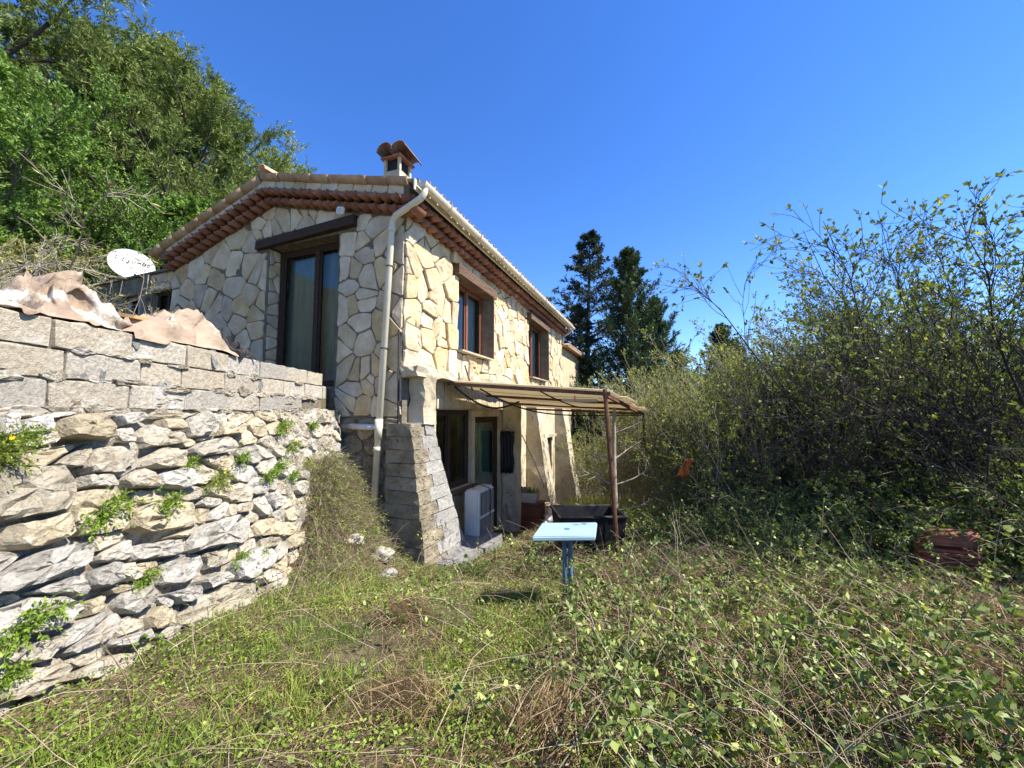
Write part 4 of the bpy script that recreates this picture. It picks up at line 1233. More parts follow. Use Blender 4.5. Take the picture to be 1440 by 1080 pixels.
ax_, ay_ = house_xy(0.08, 6.02)
AN = empty('flat_roofed_annex', (ax_, ay_, 0), TH, 'low weathered flat-roofed annex with two small windows joined to the gable', 'annex')
holes = [(-2.0, -1.1, 3.35, 4.32), (-0.85, -0.05, 3.35, 4.30)]
anw = wall_panel('wall', FR, -3.6, 0.0, 1.5, 4.72, holes, 0.25, 'rough', AN)
MB().box((2.0, 1.8, 4.745), (4.1, 3.7, 0.05)).build('roof_slab', 'mortar', AN)
MB().box((2.0, 3.5, 3.1), (3.9, 0.2, 3.2)).build('side_wall', 'rough', AN)
for k, hh in enumerate(holes):
    w = MB()
    x0, x1, y0, y1 = hh
    for (xa, xb, ya, yb) in ((x0, x0 + 0.06, y0, y1), (x1 - 0.06, x1, y0, y1), ((x0 + x1) / 2 - 0.035, (x0 + x1) / 2 + 0.035, y0, y1 - 0.06), (x0 + 0.06, x1 - 0.06, y1 - 0.06, y1), (x0 + 0.06, x1 - 0.06, y0, y0 + 0.06)):
        w.box((0.13, -(xa + xb) / 2, (ya + yb) / 2), (0.05, xb - xa, yb - ya))
    wo_ = w.build('window', 'pvc_grey' if k == 0 else 'wood', AN)
    obj('pane', [Vector((0.14, -x0, y0)), Vector((0.14, -x1, y0)), Vector((0.14, -x1, y1)), Vector((0.14, -x0, y1))], [(0, 1, 2, 3)], 'glass', wo_)
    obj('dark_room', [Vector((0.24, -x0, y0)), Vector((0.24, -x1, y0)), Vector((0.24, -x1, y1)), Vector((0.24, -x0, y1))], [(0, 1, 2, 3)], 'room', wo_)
for c in crazy_paving([(-1.05, 4.33), (-0.05, 4.33), (-0.05, 4.7), (-1.05, 4.7)], 9, rh, joint=0.02):
    slab('stone', soften(c, rh, 0.2), FR, 0.02, rh, 'clad', AN)
lp = MB(); lp.box((-0.03, 0.98, 4.05), (0.1, 0.16, 1.3)); lp.build('pilaster', 'rough', AN)

# ------------------------------------------------------------------ satellite dish with hand lettering
dx_, dy_ = house_xy(0.42, 8.55)
DISH = empty('satellite_dish', (dx_, dy_, 4.76), 0, 'white oval satellite dish with black hand lettering on the annex roof', 'satellite dish')
dish_rot = Vector((0.80, -0.56, 0.22)).to_track_quat('Z', 'Y').to_matrix()
dc = Vector((0, 0, 0.52))
def dz_(r): return 0.32 * r * r
v, f = [dc + dish_rot @ Vector((0, 0, 0))], []
rings, seg = 7, 32
for k in range(1, rings + 1):
    r = 0.43 * k / rings
    for q in range(seg):
        a = 2 * math.pi * q / seg
        v.append(dc + dish_rot @ Vector((math.cos(a) * r, math.sin(a) * r * 0.92, dz_(r))))
for q in range(seg):
    f.append((0, 1 + q, 1 + (q + 1) % seg))
for k in range(rings - 1):
    for q in range(seg):
        a = 1 + k * seg
        f.append((a + q, a + seg + q, a + seg + (q + 1) % seg, a + (q + 1) % seg))
refl = obj('reflector', v, f, 'white', DISH, True)
rim = MB(); rim.tube([dc + dish_rot @ Vector((math.cos(2 * math.pi * q / 32) * 0.432, math.sin(2 * math.pi * q / 32) * 0.398, dz_(0.43))) for q in range(33)], 0.010, 6)
rim.build('rim', 'white', DISH, True)
MB().tube([dc - dish_rot @ Vector((0, 0, 0.03)), dc - dish_rot @ Vector((0, 0, 0.12)), Vector((-0.06, 0.06, 0.3)), Vector((-0.06, 0.06, 0.0))], 0.025, 8).build('mast', 'darkmetal', DISH)
arm = MB(); arm.tube([dc + dish_rot @ Vector((0, -0.38, 0.06)), dc + dish_rot @ Vector((0, -0.40, 0.34))], 0.012, 6)
armo = arm.build('arm', 'darkmetal', DISH)
MB().tube([dc + dish_rot @ Vector((0, -0.40, 0.34)), dc + dish_rot @ Vector((0, -0.32, 0.31))], 0.03, 8).build('receiver', 'pvc_grey', armo)
def lettering(txt, size, cx, cy, ang):
    cu = bpy.data.curves.new('lettering', 'FONT'); cu.body = txt; cu.size = size; cu.align_x = 'CENTER'; cu.shear = 0.25
    to = bpy.data.objects.new('lettering_tmp', cu); COL.objects.link(to)
    bpy.context.view_layer.update()
    dg = bpy.context.evaluated_depsgraph_get()
    me = bpy.data.meshes.new_from_object(to.evaluated_get(dg))
    bpy.data.objects.remove(to)
    for q in me.vertices:
        x, y = q.co.x * math.cos(ang) - q.co.y * math.sin(ang) + cx, q.co.x * math.sin(ang) + q.co.y * math.cos(ang) + cy
        q.co = dc + dish_rot @ Vector((x, y, dz_(math.hypot(x, y)) + 0.006))
    me.materials.clear(); me.materials.append(MT['ink'])
    return inst('lettering', me, refl)
lettering("L'Eyunet", 0.19, 0.0, 0.06, -0.08)
def scribble(x0, x1, y, amp, seed):
    r_ = random.Random(seed); b_ = MB(); pts = []
    N = 40
    for k in range(N + 1):
        x = x0 + (x1 - x0) * k / N
        pts.append((x, y + amp * math.sin(k * 1.7 + r_.random()) * r_.uniform(0.4, 1)))
    for k in range(N):
        if k % 9 == 8: continue
        p, q = pts[k], pts[k + 1]
        b_.bar(dc + dish_rot @ Vector((p[0], p[1], dz_(math.hypot(*p)) + 0.006)), dc + dish_rot @ Vector((q[0], q[1], dz_(math.hypot(*q)) + 0.006)), 0.008, 0.002, tuple(dish_rot @ Vector((0, 0, 1))))
    b_.build('scribble', 'ink', refl)
scribble(-0.30, 0.28, -0.07, 0.022, 1)
scribble(-0.26, 0.16, -0.16, 0.018, 2)

# ------------------------------------------------------------------ canopy of corrugated sheets
def hloc(u, v, z):
    x, y = house_xy(u, v)
    return Vector((x, y, z))
N0, N1, F1, F0 = hloc(1.05, -0.24, 2.14), Vector((1.44, 6.0, 1.92)), Vector((3.28, 9.7, 1.60)), hloc(5.3, -0.2, 1.74)
CAN = empty('patio_canopy', (N0.x, N0.y, 0), 0, 'sagging corrugated sheet canopy on rusty posts over the patio', 'canopy')
CO = Vector((N0.x, N0.y, 0))
def can_pt(s_, t_, dz=0.0):
    p = (N0 * (1 - s_) + N1 * s_) * (1 - t_) + (F0 * (1 - s_) + F1 * s_) * t_
    p = p - CO
    p.z += dz - 0.05 * math.sin(math.pi * s_) * math.sin(math.pi * t_)
    return p
rc = random.Random(8)
for k in range(4):
    t0, t1 = k * 0.25 - (0.012 if k else 0), (k + 1) * 0.25
    NS, NTt = 7, 64
    v, f = [], []
    ov = rc.uniform(-0.015, 0.03)
    for i in range(NS + 1):
        for q in range(NTt + 1):
            t_ = t0 + (t1 - t0) * q / NTt
            s_ = -0.0 + (1.03 + ov) * i / NS
            p = can_pt(s_, t_, 0.035 + 0.018 * math.sin(q / NTt * 2 * math.pi * 13) + (0.010 if k % 2 else 0))
            v.append(p)
    for i in range(NS):
        for q in range(NTt):
            a = i * (NTt + 1) + q
            f.append((a, a + 1, a + NTt + 2, a + NTt + 1))
    obj('corrugated_sheet', v, f, 'canopy', CAN, True)
MB().bar(can_pt(-0.02, 0, -0.02), can_pt(1.03, 0, -0.02), 0.045, 0.06).build('front_beam', 'beam', CAN)
MB().bar(can_pt(1.0, -0.01, -0.035), can_pt(1.0, 1.0, -0.035), 0.05, 0.06).build('outer_beam', 'beam', CAN)
MB().bar(can_pt(0, 1.0, -0.02), can_pt(1.0, 1.0, -0.02), 0.04, 0.05).build('rear_beam', 'beam', CAN)
for t_ in (0.34, 0.67):
    MB().bar(can_pt(0.02, t_, -0.03), can_pt(0.98, t_, -0.03), 0.04, 0.05).build('rafter', 'beam', CAN)
MB().tube([Vector((1.60, 6.0, -0.75)) - CO, Vector((1.52, 6.0, 0.7)) - CO, Vector((1.44, 6.0, 1.97)) - CO], 0.034, 8).build('post', 'beam', CAN)
MB().tube([Vector((3.36, 9.7, -1.3)) - CO, Vector((3.27, 9.7, 1.58)) - CO], 0.026, 8).build('post', 'darkmetal', CAN)
def hang(name, pts, r, mat, label, cat, group=None):
    pts = [Vector(p) for p in pts]
    o0 = pts[0].copy()
    fine = []
    for k in range(len(pts) - 1):
        p0, p1, p2, p3 = pts[max(k - 1, 0)], pts[k], pts[k + 1], pts[min(k + 2, len(pts) - 1)]
        for q in range(6):
            t = q / 6
            fine.append(0.5 * ((2 * p1) + (p2 - p0) * t + (2 * p0 - 5 * p1 + 4 * p2 - p3) * t * t + (3 * p1 - p0 - 3 * p2 + p3) * t ** 3))
    fine.append(pts[-1])
    b = MB(); b.tube([p - o0 for p in fine], r, 7)
    o = b.build(name, mat, None, True); o.location = o0
    return tag(o, label, cat, group)
cw = lambda s_, t_, dz: can_pt(s_, t_, dz) + CO
hang('hose', [cw(0.03, 0.0, -0.06), cw(0.12, 0.03, -0.24), cw(0.20, 0.08, -0.34), cw(0.26, 0.16, -0.30), cw(0.30, 0.3, -0.10)], 0.018, 'black', 'black hose sagging under the near corner of the canopy by the wall', 'hose')
hang('cable', [cw(0.20, 0.02, -0.06), cw(0.30, 0.14, -0.20), cw(0.42, 0.34, -0.26), cw(0.6, 0.62, -0.20), cw(0.8, 0.9, -0.10), cw(0.98, 1.0, -0.06)], 0.014, 'black', 'long black cable slung diagonally beneath the canopy sheets', 'cable')
hang('strap', [cw(0.60, 0.02, -0.03), cw(0.66, 0.1, -0.10), cw(0.74, 0.22, -0.16), cw(0.80, 0.34, -0.12)], 0.012, 'black', 'short dark strap looped under the middle of the canopy', 'strap')
hang('wire', [cw(0.90, 0.08, -0.06), cw(0.95, 0.04, -0.08), cw(0.985, 0.02, -0.14), cw(1.0, 0.0, -0.24)], 0.006, 'white', 'thin white wire bent round the top of the canopy post', 'wire')
clip = MB(); pc = cw(0.80, 0.06, -0.07)
clip.box((0, -0.006, -0.02), (0.014, 0.008, 0.085)).box((0, 0.006, -0.02), (0.014, 0.008, 0.085)).tube([(-0.012, 0, -0.01), (0.012, 0, -0.01)], 0.009, 6)
co_ = clip.build('clothes_peg', 'red'); co_.location = pc
tag(co_, 'red plastic clothes peg hanging under the canopy front edge', 'clothes peg')
lt = MB(); lt.box((0, 0, 0), (0.62, 0.10, 0.05), None, 0.012)
lto = lt.build('lamp_housing', 'pvc_grey'); lto.location = cw(0.80, 0.13, -0.09); lto.rotation_euler = (0, 0.03, -0.36)
tag(lto, 'grey strip lamp housing fixed under the canopy', 'lamp')
st = MB(); st.bar((0, 0, 0), (0.14, 0.05, -0.46), 0.045, 0.02)
sto = st.build('broken_lath', 'lintel'); sto.location = hloc(1.25, -0.42, 2.47)
tag(sto, 'short weathered wooden lath sticking up from the ledge above the canopy', 'wood')

# ------------------------------------------------------------------ things on the patio
def G(x, y): return float(gz(x, y))
# outdoor air conditioner: tall casing with two grilles facing away from the wall
acx, acy = house_xy(1.5, -0.60)
AC = empty('outdoor_air_conditioner', (acx, acy, -0.87), TH, 'off-white outdoor air conditioner unit standing by the glazed door', 'air conditioner')
MB().box((0.36, 0.16, 0.55), (0.72, 0.30, 1.0), None, 0.035).build('casing', 'acmat', AC)
MB().box((0.36, 0.16, 0.045), (0.66, 0.26, 0.07)).build('base_tray', 'pvc_grey', AC)
for zc in (0.33, 0.79):
    g = MB(); g.box((0.38, 0.004, zc), (0.58, 0.012, 0.40)); go = g.build('grille_dark_plate', 'black', AC)  # raised plate, the dark of a recess is put into its black colour
    for k in range(13):
        MB().box((0.38, -0.004, zc - 0.18 + k * 0.03), (0.58, 0.003, 0.007)).build('grille_bar', 'acmat', AC)
    for k in range(3):
        MB().box((0.20 + k * 0.18, -0.006, zc), (0.006, 0.003, 0.40)).build('grille_rod', 'acmat', AC)
MB().box((0.38, -0.002, 0.56), (0.60, 0.016, 0.045)).build('cross_rail', 'acmat', AC)
for a in (0.1, 0.62):
    MB().box((a, 0.16, 0.0), (0.06, 0.30, 0.06)).build('foot', 'darkmetal', AC)
hang('power_cable', [hloc(1.62, -0.42, 0.20), hloc(1.7, -0.40, 0.27), hloc(1.9, -0.45, 0.22), hloc(1.98, -0.62, 0.10), hloc(1.95, -0.62, -0.35)], 0.008, 'black', 'thin black power cable curling over the air conditioner', 'cable')

# pale blue plastic table on a twin-post pedestal
TBL = empty('plastic_table', (0.57, 4.12, G(0.57, 4.12)), R(2), 'pale blue square plastic table standing in the weeds', 'table')
tz = 0.405 - G(0.57, 4.12)
top = MB()
top.hexa([Vector((-0.385, -0.25, tz - 0.045)), Vector((0.235, -0.25, tz - 0.045)), Vector((0.375, 0.23, tz - 0.045)), Vector((-0.235, 0.23, tz - 0.045))],
         [Vector((-0.385, -0.25, tz)), Vector((0.235, -0.25, tz)), Vector((0.375, 0.23, tz)), Vector((-0.235, 0.23, tz))])
bm = bmesh.new(); mm = bpy.data.meshes.new('tabletop')
vs = [bm.verts.new(p) for p in top.v]
for q in top.f: bm.faces.new([vs[i] for i in q])
bmesh.ops.bevel(bm, geom=list(bm.edges), offset=0.010, segments=3, affect='EDGES')
bm.to_mesh(mm); bm.free(); mm.materials.append(MT['table'])
tpo = inst('tabletop', mm, TBL)
MB().tube([(0.0, -0.01, tz + 0.001), (0.0, -0.01, tz + 0.004)], 0.03, 12).build('parasol_cap', 'table_leg', tpo)
for dx in (-0.028, 0.032):
    MB().tube([(dx, 0, -0.06), (dx, 0, tz - 0.045)], 0.024, 10).build('leg', 'table_leg', TBL, True)
MB().box((0.0, 0, tz - 0.06), (0.34, 0.16, 0.03)).build('top_bracket', 'table_leg', TBL)
MB().box((0.0, 0, 0.0), (0.16, 0.12, 0.03), None, 0.008).build('foot', 'table_leg', TBL)
MB().box((0, 0, 0.28), (0.09, 0.022, 0.02)).build('stretcher', 'table_leg', TBL)

# black water tub behind the table
tb0 = Vector((1.22, 6.45, G(1.22, 6.45)))
TUB = empty('black_tub', tb0, R(4), 'large open black plastic tub behind the blue table', 'tub')
TUB.scale = (0.9, 0.9, 0.9)
def ring(w, d, z, e=0.0): return [Vector((-w, -d, z)), Vector((w, -d, z)), Vector((w, d, z)), Vector((-w, d, z))]
t_ = MB()
o_, i_ = ring(0.50, 0.34, 0.0), ring(0.58, 0.42, 0.78)
o2, i2 = ring(0.54, 0.38, 0.78), ring(0.47, 0.31, 0.05)
t_.add(o_ + i_ + o2 + i2, [(3, 2, 1, 0)] + [(k, (k + 1) % 4, 4 + (k + 1) % 4, 4 + k) for k in range(4)] + [(4 + k, 4 + (k + 1) % 4, 8 + (k + 1) % 4, 8 + k) for k in range(4)] + [(8 + k, 8 + (k + 1) % 4, 12 + (k + 1) % 4, 12 + k) for k in range(4)] + [(12, 13, 14, 15)])
tub = t_.build('basin', 'black', TUB)
r_ = MB()
for a, b in (((-0.60, -0.42), (0.60, -0.42)), ((0.58, -0.44), (0.58, 0.44)), ((0.60, 0.42), (-0.60, 0.42)), ((-0.58, 0.44), (-0.58, -0.44))):
    r_.tube([(a[0], a[1], 0.78), (b[0], b[1], 0.78)], 0.026, 8)
r_.build('rim', 'black', TUB, True)
for k in range(5):
    MB().bar((-0.42 + k * 0.21, -0.345, 0.05), (-0.45 + k * 0.225, -0.415, 0.72), 0.03, 0.02, (0, 1, 0)).build('rib', 'black', TUB)

# boxes, pot, sack and odds and ends beside the glazed door
bx, by = house_xy(4.42, -0.28)
BOX = empty('red_brown_chest', (bx, by, -1.28), TH, 'low red-brown box standing on the patio beyond the glazed door', 'box')
MB().box((0.25, -0.20, 0.29), (0.52, 0.74, 0.58), None, 0.012).build('body', 'redbox', BOX)
MB().box((0.25, -0.20, 0.60), (0.56, 0.78, 0.035), None, 0.008).build('lid', 'redbox', BOX)
MB().box((-0.022, -0.20, 0.30), (0.02, 0.70, 0.03)).build('batten', 'redbox', BOX)
cb = empty('cardboard_box', (bx, by, -0.662), TH + 0.05, 'brown cardboard box stacked on the red-brown chest', 'box')
MB().box((0.22, -0.04, 0.16), (0.34, 0.42, 0.32), None, 0.006).build('carton', 'card', cb)
for s_ in (-1, 1):
    MB().box((0.22, -0.04 + s_ * 0.105, 0.326), (0.35, 0.205, 0.008), Matrix.Rotation(0.04 * s_, 3, 'X')).build('flap', 'card', cb)
pt = empty('planter', (bx + 0.26, by + 0.10, -0.66), TH, 'pale trough planter with a bright green seedling on the chest', 'planter')
v, f = [], []
for w, d, z in ((0.13, 0.24, 0.0), (0.17, 0.30, 0.24), (0.15, 0.28, 0.24), (0.13, 0.25, 0.20)):
    v += ring(w, d, z)
f = [(3, 2, 1, 0)] + [(4 * r + k, 4 * r + (k + 1) % 4, 4 * r + 4 + (k + 1) % 4, 4 * r + 4 + k) for r in range(3) for k in range(4)] + [(12, 13, 14, 15)]
obj('trough', v, f, 'pot', pt)
rp = np.random.default_rng(4)

# ------------------------------------------------------------------ plant toolkit (vectorised)
def unit(a):
    return a / np.maximum(np.linalg.norm(a, axis=-1, keepdims=True), 1e-9)

def grow(S, D, L, n, rng, up=0.0, wig=0.15, out=None, droop=0.0):
    """K shoots of n points: start S, direction D, length L; up bends them skywards, droop earthwards with age"""
    K = len(S)
    P = np.zeros((K, n, 3)); P[:, 0] = S
    d = unit(D.copy()); st = (L / (n - 1))[:, None]
    for k in range(1, n):
        d = d + rng.normal(0, wig, (K, 3)) + np.array([0, 0, 1.0]) * (up - droop * k / n)
        d = unit(d)
        P[:, k] = P[:, k - 1] + d * st
    return P

def tubes(P, r0, r1, sides=4):
    K, n, _ = P.shape
    T = np.zeros_like(P); T[:, 1:-1] = P[:, 2:] - P[:, :-2]; T[:, 0] = P[:, 1] - P[:, 0]; T[:, -1] = P[:, -1] - P[:, -2]
    T = unit(T)
    ref = np.array([0.37, 0.61, 0.70])
    A = unit(np.cross(T, ref)); B = np.cross(T, A)
    r0 = np.broadcast_to(np.asarray(r0, float), (K,)); r1 = np.broadcast_to(np.asarray(r1, float), (K,))
    w = np.linspace(0, 1, n)[None, :]
    rad = r0[:, None] * (1 - w) + r1[:, None] * w
    an = np.arange(sides) * 2 * np.pi / sides
    V = P[:, :, None, :] + rad[:, :, None, None] * (np.cos(an)[None, None, :, None] * A[:, :, None, :] + np.sin(an)[None, None, :, None] * B[:, :, None, :])
    idx = np.arange(K * n * sides).reshape(K, n, sides)
    nx_ = np.roll(idx, -1, 2)
    F = np.stack([idx[:, :-1], nx_[:, :-1], nx_[:, 1:], idx[:, 1:]], -1).reshape(-1, 4)
    return V.reshape(-1, 3), F

def sample(P, m, rng, t0=0.2, t1=1.0):
    """m points per shoot with the local direction"""
    K, n, _ = P.shape
    t = rng.uniform(t0, t1, (K, m)) * (n - 1)
    i = np.minimum(t.astype(int), n - 2); f = (t - i)[..., None]
    k = np.arange(K)[:, None]
    S = P[k, i] * (1 - f) + P[k, i + 1] * f
    T = unit(P[k, i + 1] - P[k, i])
    return S.reshape(-1, 3), T.reshape(-1, 3), (t / (n - 1)).ravel()

def side_dirs(T, ang, rng, flat=0.0):
    """directions leaving T at about ang (radians), around a random azimuth; flat squeezes them towards horizontal"""
    R_ = rng.normal(0, 1, T.shape)
    N = unit(R_ - (R_ * T).sum(1, keepdims=True) * T)
    if flat:
        N[:, 2] *= (1 - flat); N = unit(N)
    a = (ang * rng.uniform(0.7, 1.3, len(T)))[:, None]
    return unit(T * np.cos(a) + N * np.sin(a))

def leaves(S, D, L, W, rng, level=0.5, fold=0.12, jl=0.35):
    """diamond leaves; level tips the blades towards horizontal"""
    N = len(S)
    l = (L * rng.uniform(1 - jl, 1 + jl, N))[:, None]; w = (W * rng.uniform(1 - jl, 1 + jl, N))[:, None]
    up = np.array([0, 0, 1.0]) * level + rng.normal(0, 1 - level * 0.75, (N, 3))
    sd = unit(np.cross(D, up))
    nr = np.cross(sd, D)
    mid = S + D * l * 0.48
    V = np.stack([S, mid + sd * w * 0.5 + nr * w * fold, S + D * l, mid - sd * w * 0.5 + nr * w * fold], 1).reshape(-1, 3)
    F = np.arange(N * 4).reshape(N, 4)
    return V, F

def blades(S, D, L, W, rng, bend=0.5):
    """grass blades: tapering strip of a quad and a triangle, bending over"""
    N = len(S)
    l = L[:, None]; w = W[:, None]
    hz = unit(rng.normal(0, 1, (N, 3)) * np.array([1, 1, 0.0]))
    sd = unit(np.cross(D, hz)) * w * 0.5
    b = (bend * rng.uniform(0.2, 1.4, N))[:, None]
    m = S + D * l * 0.55 + hz * l * b * 0.12
    t = S + D * l * 0.9 + hz * l * b * 0.55 - np.array([0, 0, 1.0]) * l * b * 0.22
    V = np.stack([S - sd, S + sd, m + sd * 0.8, m - sd * 0.8, t], 1).reshape(-1, 3)
    i = np.arange(N)[:, None] * 5
    return V, i + np.array([[0, 1, 2, 3]]), i + np.array([[3, 2, 4]])

def clamp01(a): return np.clip(a, 0, 1)

def plant(name, loc, parts, label, cat, group=None, rz=0.0, sc=1.0):
    """parts: list of (part name, mesh datablock)"""
    o = empty(name, loc, rz, label, cat, group)
    o.scale = (sc, sc, sc)
    for nm, me in parts:
        inst(nm, me, o)
    return o

def conifer_cedar(seed, h, spread, mat, up0=0.05, tiers=34, droop=0.10, leafL=0.16, per=15, taper=1.0, side=0.9, wood='darkbark', kbr=9, bare=0.08, jag=0.25):
    rng = np.random.default_rng(seed)
    tr = grow(np.array([[0, 0, -0.5]]), np.array([[0, 0, 1.0]]), np.array([h + 0.5]), 12, rng, 0.1, 0.02)
    V, F = tubes(tr, h * 0.022, 0.01, 7)
    wood_ch = [(V, F, 0, None)]
    K = tiers * kbr // 2
    t = np.linspace(bare, 0.985, K) + rng.normal(0, 0.006, K); t = np.clip(t, 0.02, 0.99)
    idx = t * 11; i = np.minimum(idx.astype(int), 10); f = (idx - i)[:, None]
    S = tr[0, i] * (1 - f) + tr[0, i + 1] * f
    az = np.arange(K) * 2.399 + rng.normal(0, 0.3, K)
    el = up0 + 0.55 * t + rng.normal(0, 0.10, K)
    D = np.stack([np.cos(az) * np.cos(el), np.sin(az) * np.cos(el), np.sin(el)], 1)
    L = spread * (1 - t) ** taper * rng.uniform(1.12 - 2 * jag * 0.75, 1.15, K) + 0.25
    B = grow(S, D, L, 7, rng, 0.02, 0.05, droop=droop)
    V, F = tubes(B, 0.012 + L * 0.011, 0.005, 4); wood_ch.append((V, F, 0, None))
    m = 13
    s2, t2, q2 = sample(B, m, rng, 0.15, 1.0)
    d2 = side_dirs(t2, side, rng, 0.75)
    l2 = np.repeat(L, m) * 0.30 * (1.15 - q2) + 0.14
    B2 = grow(s2, d2, l2, 4, rng, 0.02, 0.07, droop=droop * 0.6)
    V, F = tubes(B2, 0.006, 0.003, 3); wood_ch.append((V, F, 0, None))
    s3, t3, q3 = sample(B2, per, rng, 0.05, 1.0)
    d3 = side_dirs(t3, 0.75, rng, 0.3)
    V, F = leaves(s3, d3, leafL, leafL * 0.26, rng, 0.3)
    r = clamp01(rng.normal(0.45, 0.22, len(F)))
    s4, t4, q4 = sample(B, 26, rng, 0.3, 1.0)
    V2, F2 = leaves(s4, side_dirs(t4, 0.7, rng, 0.3), leafL, leafL * 0.26, rng, 0.3)
    return [('trunk', bulk_mesh('trunk', wood_ch, [wood])), ('crown', bulk_mesh('crown', [(V, F, 0, r), (V2, F2, 0, clamp01(rng.normal(0.45, 0.22, len(F2))))], [mat]))]

def broad_tree(seed, h, crown_r, mat, wood, leafL, leafW, n1=26, n2=9, n3=6, per=16, trunk_frac=0.3, up=0.06, level=0.25, wig=0.10, tuft=0.0, shape=0.75, lean=(0, 0), r_base=None, spread_el=0.35):
    """tree or dense bush: trunk, limbs, branches, twigs and leaves in tufts along the twigs"""
    rng = np.random.default_rng(seed)
    tr = grow(np.array([[0, 0, -0.4]]), np.array([[lean[0], lean[1], 1.0]]), np.array([h * 0.92]), 10, rng, 0.03, 0.05)
    V, F = tubes(tr, r_base or h * 0.022, 0.03, 8); W = [(V, F, 0, None)]
    t = np.linspace(trunk_frac, 0.99, n1)
    idx = t * 9; i = np.minimum(idx.astype(int), 8); f = (idx - i)[:, None]
    S = tr[0, i] * (1 - f) + tr[0, i + 1] * f
    az = np.arange(n1) * 2.399 + rng.normal(0, 0.35, n1)
    q = (t - trunk_frac) / (1 - trunk_frac)
    el = spread_el + 0.9 * q ** 1.5 + rng.normal(0, 0.12, n1)
    D = np.stack([np.cos(az) * np.cos(el), np.sin(az) * np.cos(el), np.sin(el)], 1)
    prof = np.sin(np.pi * np.clip(0.28 + shape * q * 0.9, 0, 1)) * 0.8 + 0.25
    L = crown_r * prof * rng.uniform(0.75, 1.15, n1)
    B1 = grow(S, D, L, 8, rng, up, wig)
    V, F = tubes(B1, 0.02 + L * 0.014, 0.012, 5); W.append((V, F, 0, None))
    s, tt_, q = sample(B1, n2, rng, 0.22, 1.0)
    l2 = np.repeat(L, n2) * 0.42 * (1.15 - q * 0.6) * rng.uniform(0.7, 1.2, len(s))
    B2 = grow(s, side_dirs(tt_, 0.75, rng), l2, 6, rng, up, wig)
    V, F = tubes(B2, 0.014, 0.006, 4); W.append((V, F, 0, None))
    s, tt_, q = sample(B2, n3, rng, 0.2, 1.0)
    l3 = np.repeat(l2, n3) * 0.40 * rng.uniform(0.7, 1.3, len(s)) + 0.10
    B3 = grow(s, side_dirs(tt_, 0.7, rng), l3, 4, rng, up * 1.5, wig)
    V, F = tubes(B3, 0.006, 0.003, 3); W.append((V, F, 0, None))
    s, tt_, q = sample(B3, per, rng, tuft, 1.0)
    V, F = leaves(s, side_dirs(tt_, 0.8, rng), leafL, leafW, rng, level)
    tone = np.repeat(rng.normal(0, 0.16, len(B2)), n3 * per)
    r = clamp01(0.45 + tone + rng.normal(0, 0.17, len(F)))
    return [('trunk', bulk_mesh('trunk', W, [wood])), ('crown', bulk_mesh('crown', [(V, F, 0, r)], [mat]))]

def stem_shrub(seed, h, spread, n_stem, mat, wood, leafL, leafW, n2=8, n3=5, per=6, lean=(0, 0), thick=0.012, arch=0.0, leaf_from=0.45, up=0.05, wig=0.07, base=0.35, tip_only=False, fine=True):
    """thicket shrub: many stems from the ground, twigs, leaves mostly on the outer twigs"""
    rng = np.random.default_rng(seed)
    K = n_stem
    S = np.stack([rng.normal(0, base, K), rng.normal(0, base, K), np.full(K, -0.25)], 1)
    az = rng.uniform(0, 2 * np.pi, K)
    D = np.stack([np.cos(az) * spread * rng.uniform(0.1, 1.2, K) + lean[0], np.sin(az) * spread * rng.uniform(0.1, 1.2, K) + lean[1], np.full(K, 1.0)], 1)
    L = h * rng.uniform(0.62, 1.08, K)
    B1 = grow(S, D, L, 9, rng, up, wig, droop=arch)
    V, F = tubes(B1, thick * rng.uniform(0.7, 1.3, K), 0.003, 4); W = [(V, F, 0, None)]
    s, tt_, q = sample(B1, n2, rng, 0.25, 1.0)
    l2 = h * 0.26 * (1.2 - q * 0.75) * rng.uniform(0.5, 1.25, len(s))
    B2 = grow(s, side_dirs(tt_, 0.6, rng), l2, 5, rng, up * 1.2, wig * 1.3, droop=arch)
    V, F = tubes(B2, 0.0055, 0.0022, 3); W.append((V, F, 0, None))
    s, tt_, q2 = sample(B2, n3, rng, 0.2, 1.0)
    l3 = np.repeat(l2, n3) * 0.38 * rng.uniform(0.5, 1.3, len(s)) + 0.05
    B3 = grow(s, side_dirs(tt_, 0.65, rng), l3, 4, rng, up * 1.5, wig * 1.3)
    V, F = tubes(B3, 0.0032, 0.0018, 3); W.append((V, F, 0, None))
    hh = B3[:, -1, 2] / h
    keep = rng.random(len(B3)) < np.clip((hh - leaf_from * 0.35) / max(leaf_from, 0.05), 0.10, 1.0)
    P3 = B3[keep]
    s, tt_, q = sample(P3, per, rng, 0.72 if tip_only else 0.15, 1.0)
    V, F = leaves(s, side_dirs(tt_, 0.75, rng), leafL, leafW, rng, 0.35)
    tone = np.repeat(rng.normal(0, 0.18, len(P3)), per)
    r = clamp01(0.45 + tone + rng.normal(0, 0.18, len(F)))
    return [('stems', bulk_mesh('stems', W, [wood])), ('foliage', bulk_mesh('foliage', [(V, F, 0, r)], [mat]))]

# seedling in the planter
n = 60
S = np.stack([rp.normal(0, 0.05, n), rp.normal(0, 0.12, n), np.full(n, 0.2)], 1)
D = unit(np.stack([rp.normal(0, 0.6, n), rp.normal(0, 0.6, n), np.full(n, 1.0)], 1))
V, F = leaves(S, D, 0.16, 0.055, rp, 0.2)
bulk('seedling', [(V, F, 0, rp.uniform(0.3, 1, n))], ['evergreen'], pt)

